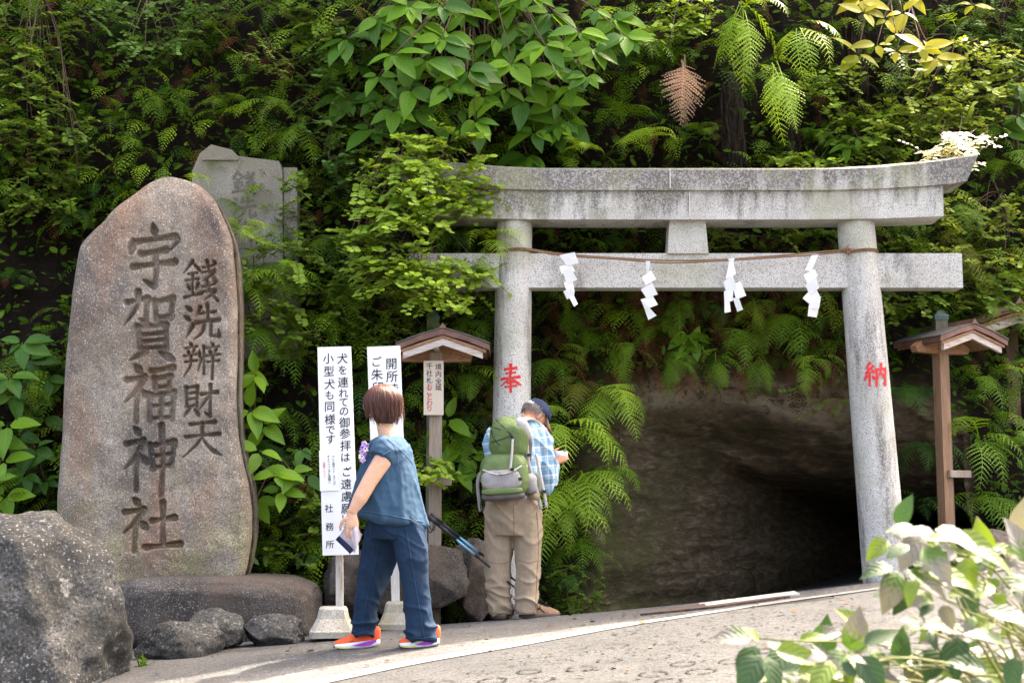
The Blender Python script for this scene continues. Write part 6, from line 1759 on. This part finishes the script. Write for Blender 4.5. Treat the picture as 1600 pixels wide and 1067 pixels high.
def wr_k(c):
    x, y, z = c; lo = sstep(.42, .06, z)
    return .008 * nz((x, y, z * .25), 10, 2) + .003 * nz((x, y, z), 30, 7) + lo * .022 * ridge((x * .6, y * .6, z * 1.9 + x * .5), 7, 4) + .010 * ridge((x * .8 + z * .5, y, z * .5), 7, 9) + .010 * ridge((x * .5, y * .5, z * 1.3 - abs(x) * 1.2), 7, 15) * sstep(.5, .7, z) - .006
displace(me, wr_k); ktr = mesh_obj('trousers', me, KHA, man)
KSE = mat_cloth('khaki_seam', (.16, .12, .08), (.22, .17, .12))
seam('outer_seam', ktr.data, [(838, 800), (841, 850), (838, 900), (836, 950)], Hm, .002, KSE, man, .002)
seam('inner_seam', ktr.data, [(802, 790), (803, 815), (803, 838)], Hm, .002, KSE, man, .002)
seam('knee_seam', ktr.data, [(762, 876), (780, 880), (797, 877)], Hm, .002, KSE, man, .002)
seam('knee_seam', ktr.data, [(808, 874), (825, 878), (842, 874)], Hm, .002, KSE, man, .002)
seam('trouser_hem', ktr.data, [(766, 953), (782, 955), (799, 953)], Hm, .003, KSE, man, .002)
seam('trouser_hem', ktr.data, [(809, 952), (822, 954), (836, 952)], Hm, .003, KSE, man, .002)
for (px, py, w_, h_) in ((835, 778, .07, .05),):
    bm = bmesh.new(); box(bm, Hm(px, py, -.146), (w_, .012, h_)); bevel(bm, .004); o = bm_obj('pocket_flap', bm, KHA, man)
BOOT = mat_plain('brown_suede', (.20, .125, .075), .9, .25, 60, .4); BSOLE = mat_plain('dark_sole', (.05, .04, .035), .9, .2)
def boot(heel, direc, L, lab):
    b = bpy.data.objects.new('boot', None); link(b, man); b.location = (heel.x, heel.y, gz(hg.x + heel.x, hg.y + heel.y) - hg.z + .001); b.rotation_euler = (0, 0, math.atan2(direc[1], direc[0]))
    bm = bmesh.new(); rs = []
    for t, h, r in ((-.04, .03, .006), (.1, .042, 0), (.35, .044, 0), (.65, .052, 0), (.85, .048, .002), (1.0, .022, .012)):
        rs.append([bm.verts.new((t * L, s * h, z)) for s, z in ((-1, r), (1, r), (1, .03), (-1, .03))])
    for p, q in zip(rs[:-1], rs[1:]):
        for k in range(4): bm.faces.new((p[k], p[(k + 1) % 4], q[(k + 1) % 4], q[k]))
    bm.faces.new(rs[0][::-1]); bm.faces.new(rs[-1]); bevel(bm, .004); bm_obj('sole', bm, BSOLE, b)
    bm = bmesh.new(); rs = []
    for t, zt, h in ((-.03, .10, .03), (.05, .135, .04), (.25, .135, .042), (.4, .105, .042), (.6, .082, .046), (.8, .07, .046), (.95, .052, .032), (1.0, .04, .018)):
        rs.append([bm.verts.new((t * L, h * math.cos(a), .026 + (zt - .026) * max(0, math.sin(a)) ** .75)) for a in np.linspace(0, math.pi, 9)])
    for p, q in zip(rs[:-1], rs[1:]):
        for k in range(8): bm.faces.new((p[k], p[k + 1], q[k + 1], q[k]))
    bm.faces.new(rs[0][::-1]); bm.faces.new(rs[-1]); bmesh.ops.subdivide_edges(bm, edges=bm.edges[:], cuts=1, smooth=.6); bm_obj('upper', bm, BOOT, b)
    bm = bmesh.new()
    for k in range(4): tube(bm, [(L * (.40 + .08 * k), s * .022, .108 - .010 * k) for s in ()] or [(L * (.40 + .08 * k), -.025, .10 - .009 * k, .003), (L * (.40 + .08 * k), 0, .112 - .010 * k, .003), (L * (.40 + .08 * k), .025, .10 - .009 * k, .003)], 5)
    o = bm_obj('laces', bm, BSOLE, b); o['kind'] = 'stuff'
boot(Hm(782, 960, -.03), (.15, 1), .28, 'left'); boot(Hm(815, 960, -.03), (.9, .35), .28, 'right')
# grey hair, cap
GHAIR = mat_plain('grey_hair', (.16, .14, .13), .6, .4, 90, .4)
hair(man, hc2, f2, u2, s2, .97, 9, GHAIR, 700, (.035, .06), .25, bang=.06, vol=.35)
NAVY = mat_cloth('navy_cap_cotton', (.014, .022, .048), (.032, .05, .095)); BEI = mat_cloth('beige_brim', (.33, .24, .16), (.45, .35, .25))
bm = bmesh.new(); bmesh.ops.create_uvsphere(bm, u_segments=28, v_segments=18, radius=1)
for v in list(bm.verts):
    if v.co.z < -.05: bm.verts.remove(v)
for v in bm.verts:
    s, f, u = v.co; v.co = hc2 + s2 * s * .092 + f2 * (f * .112 - .004) + u2 * (.022 + .105 * u ** .85 if u > 0 else .022 + u * .05)
bmesh.ops.solidify(bm, geom=bm.faces[:], thickness=.004); cap = bm_obj('cap', bm, NAVY, man)
bm = bmesh.new(); rows = []
for i in range(7):
    r = i / 6; rows.append([bm.verts.new(hc2 + s2 * (.088 * math.sin(a) * (1 - .12 * r)) + f2 * (.098 * math.cos(a) * (1 if r == 0 else 1) + .085 * r * math.cos(a) ** .6) + u2 * (.024 - .028 * r - .03 * abs(math.sin(a)) * r)) for a in np.linspace(-1.15, 1.15, 13)])
for p, q in zip(rows[:-1], rows[1:]):
    for k in range(12): bm.faces.new((p[k], p[k + 1], q[k + 1], q[k]))
bmesh.ops.solidify(bm, geom=bm.faces[:], thickness=.005); bm_obj('cap_brim', bm, BEI, cap)
bm = bmesh.new(); tube(bm, [(*(hc2 - f2 * (.118 * math.cos(a)) + s2 * .096 * math.sin(a) + u2 * .03), .012, .004) for a in np.linspace(-.7, .7, 9)], 8, ref=tuple(u2)); bm_obj('cap_strap', bm, mat_plain('grey_strap', (.40, .36, .33), .8), cap)
bm = bmesh.new(); box(bm, hc2 - f2 * .112 + s2 * -.045 + u2 * .03, (.02, .02, .02)); bevel(bm, .004); bm_obj('cap_buckle', bm, mat_plain('white_plastic', (.8, .8, .78), .4), cap)

# small camera in his hands
dv0 = hg + Hm(878, 711, .24); cam_t = thing('small_camera', 'small pale compact camera in the hiker’s hands', 'camera', dv0, (.3, 0, .5))
bm = bmesh.new(); box(bm, (0, 0, 0), (.10, .022, .058)); bevel(bm, .006); bm_obj('housing', bm, mat_plain('silver_plastic', (.62, .63, .65), .35, .05), cam_t)
bm = bmesh.new(); tube(bm, [(0, .01, 0, .022), (0, .028, 0, .020)], 16); bm_obj('lens', bm, BLK, cam_t)
bm = bmesh.new(); box(bm, (.025, 0, .032), (.014, .014, .008)); bm_obj('shutter_button', bm, BLK, cam_t)

# ------------------------------------------------------------------ his backpack
bk = thing('backpack', 'green and grey hiking backpack on the hiker’s back', 'backpack', hg + Hm(790, 780, -.17))
def nyl(name, a, b):
    m = NT(name); n = m.noise(14, 4, .6); g = m.noise(220, 2)
    return m.out(m.ramp(n, [(.3, a), (.7, b)]), .55, m.bump(g, .25, .002, m.bump(m.noise(26, 5, .6, None, .8), .5, .012)), .4)
GRN = nyl('green_nylon', (.078, .125, .035), (.115, .17, .055)); GRY = nyl('grey_nylon', (.20, .19, .19), (.30, .28, .275)); DGR = nyl('dark_grey_nylon', (.08, .07, .068), (.13, .12, .115)); PALE = nyl('pale_grey_nylon', (.33, .32, .31), (.44, .42, .41))
def blob(nm, c, r, e, mat, rot=(0, 0, 0), amp=.008, seed=1, flat=None):
    bm = bmesh.new(); bmesh.ops.create_icosphere(bm, subdivisions=5, radius=1); Rm = Euler(rot).to_matrix()
    for v in bm.verts:
        q = Vector([math.copysign(abs(a) ** e, a) for a in v.co]); 
        if q.length > 1.35: q *= 1.35 / q.length
        q = Vector((q.x * r[0], q.y * r[1], q.z * r[2])); q *= 1 + amp / .15 * (nz(q, 13, seed) * .6 + nz(q, 26, seed + 3) * .35)
        v.co = hg + c + Rm @ q
    return rel(bm_obj(nm, bm, mat), bk)
blob('main_compartment', Hm(789, 746, -.19), (.165, .115, .155), .62, GRN, (0, R(-4), 0), .008, 2)
blob('top_lid', Hm(796, 690, -.17), (.135, .125, .15), .72, GRN, (R(12), R(8), 0), .012, 5)
blob('bottom_panel', Hm(787, 777, -.185), (.15, .11, .035), .7, DGR, (0, R(-4), 0), .005, 7)
blob('front_pocket', Hm(784, 753, -.275), (.135, .045, .072), .6, GRY, (0, R(-3), 0), .008, 9)
blob('pocket_trim', Hm(785, 770, -.275), (.14, .043, .025), .6, GRN, (0, R(-3), 0), .004, 10)
blob('side_pocket', Hm(827, 758, -.15), (.045, .07, .07), .7, GRY, (0, 0, .3), .006, 11)
blob('back_panel', Hm(800, 720, -.10), (.135, .035, .24), .55, DGR, (R(6), R(4), 0), .003, 13)
blob('lid_patch', Hm(817, 676, -.225), (.045, .05, .085), .75, PALE, (R(20), R(-28), .3), .004, 15)
blob('bottle', Hm(838, 756, -.06), (.035, .035, .07), .8, nyl('dull_green_bottle', (.16, .2, .15), (.22, .27, .2)), (0, 0, 0), .002, 17)
def strap(nm, pts, w_, mat, th=.004):
    bm = bmesh.new(); tube(bm, [(*(hg + Hm(*p)), w_, th) for p in [tuple(q) for q in catmull(pts, 16)]], 8, ref=(1, 0, 0)); return rel(bm_obj(nm, bm, mat), bk)
strap('shoulder_strap', [(808, 668, -.15), (822, 657, -.02), (836, 661, .08), (847, 676, .12), (848, 710, .10)], .03, PALE, .012)
strap('shoulder_strap', [(786, 668, -.12), (785, 662, .0), (780, 668, .1), (775, 700, .14)], .03, PALE, .012)
strap('side_strap', [(822, 690, -.2), (826, 730, -.18), (838, 770, -.14), (845, 797, -.12)], .012, PALE)
strap('side_strap', [(838, 712, -.06), (843, 740, -.10), (850, 775, -.12), (853, 795, -.11)], .010, PALE)
strap('compression_strap', [(801, 692, -.305), (800, 712, -.31), (797, 740, -.32)], .008, PALE)
strap('compression_strap', [(822, 730, -.24), (812, 750, -.29), (806, 775, -.27)], .010, PALE)
strap('edge_strap', [(757, 735, -.22), (748, 755, -.2), (750, 785, -.18), (752, 800, -.17)], .012, GRY)
strap('pocket_binding', [(756, 738, -.285), (770, 744, -.318), (785, 745, -.325), (802, 740, -.318), (814, 732, -.285)], .006, PALE, .006)
strap('hip_belt', [(770, 772, -.12), (800, 776, -.13), (835, 770, -.10), (846, 765, .0)], .016, DGR, .022)
bm = bmesh.new()
for pts in ([(767, 672), (799, 685), (768, 697)], [(775, 662), (790, 676), (801, 690)], [(767, 672), (772, 690), (782, 702)]):
    tube(bm, [(*(hg + Hm(q[0], q[1], -.30 + .045 * ((q[0] - 795) / 30) ** 2)), .0028) for q in catmull(pts, 12)], 6)
rel(bm_obj('bungee_cord', bm, BLK), bk)
bm = bmesh.new(); bmesh.ops.create_icosphere(bm, subdivisions=2, radius=.012, matrix=Matrix.Translation(hg + Hm(800, 688, -.312))); rel(bm_obj('cord_toggle', bm, BLK), bk)
bm = bmesh.new(); tube(bm, [(*(hg + Hm(755 + 3 * math.cos(t), 792 + 8 * math.sin(t), -.2)), .004) for t in np.linspace(0, 6.28, 14)], 6); rel(bm_obj('carabiner', bm, BLK), bk)

for (x, y, yy) in ((826, 715, -.20), (849, 770, -.125), (800, 738, -.335), (812, 752, -.305)):
    bm = bmesh.new(); box(bm, hg + Hm(x, y, yy), (.026, .012, .02)); bevel(bm, .003); rel(bm_obj('buckle', bm, BLK, None, False), bk)

# ------------------------------------------------------------------ fallen leaves and small litter on the ground
S = Soup(); rnd = random.Random(91)
for k in range(260):
    px = rnd.uniform(180, 1350); 
    if rnd.random() < .6: py = 1020 - (px - 300) * .075 + rnd.gauss(-8, 12)
    else: py = rnd.uniform(950, 1067)
    q = on_ground(px, max(py, 925))
    if q.y > 10.9: continue
    a = rnd.uniform(0, 6.28); d = Vector((math.cos(a), math.sin(a), rnd.uniform(-.15, .25)))
    S.add(POINT if rnd.random() < .5 else OVAL, frame(d, (rnd.uniform(-.4, .4), rnd.uniform(-.4, .4), 1)), q + Vector((0, 0, .012)), rnd.uniform(.018, .05), rnd.random())
o = S.build('fallen_leaves', mat_leaf('dry_leaf', (.09, .055, .03), .5, .8, .1, attr=True, spec=.1)); o['kind'] = 'stuff'; o['label'] = 'dry fallen leaves and litter along the roadside'
# weeds rooted where rocks and bank meet the asphalt
def weed(label, px, py, L, n, seed):
    q = on_ground(px, py); t = thing('weed', label, 'plant', q, (0, 0, 0), 'weeds at the foot of the rocks'); rnd = random.Random(seed)
    bm = bmesh.new()
    for k in range(n):
        a = rnd.uniform(0, 6.28); l = L * rnd.uniform(.5, 1.1); e = rnd.uniform(.5, 1.3)
        d = Vector((math.cos(a) * math.cos(e), math.sin(a) * math.cos(e), math.sin(e))); s = d.cross(Vector((0, 0, 1))).normalized() * rnd.uniform(.003, .007)
        p = Vector((rnd.uniform(-.03, .03), rnd.uniform(-.02, .02), 0)); prev = None
        for j in range(5):
            f = j / 4; c = p + d * l * f - Vector((0, 0, 1)) * l * .5 * f * f * math.cos(e); w_ = (1 - f) ** .6 + .05
            cur = (bm.verts.new(c - s * w_), bm.verts.new(c + s * w_))
            if prev: bm.faces.new((prev[0], prev[1], cur[1], cur[0]))
            prev = cur
    o = bm_obj('blades', bm, M_FERN, t); o['kind'] = 'stuff'
weed('grass tuft between the dark angular stone and the sign base', 486, 988, .14, 26, 1)
weed('grass tuft at the right end of the plinth', 500, 960, .16, 26, 2)
weed('grass tuft beside the huge boulder’s foot', 222, 1040, .12, 24, 3)
weed('grass tuft at the foot of the rock left of the hiker', 752, 963, .1, 20, 4)
weed('grass tuft at the cave wall foot', 955, 953, .09, 22, 5)
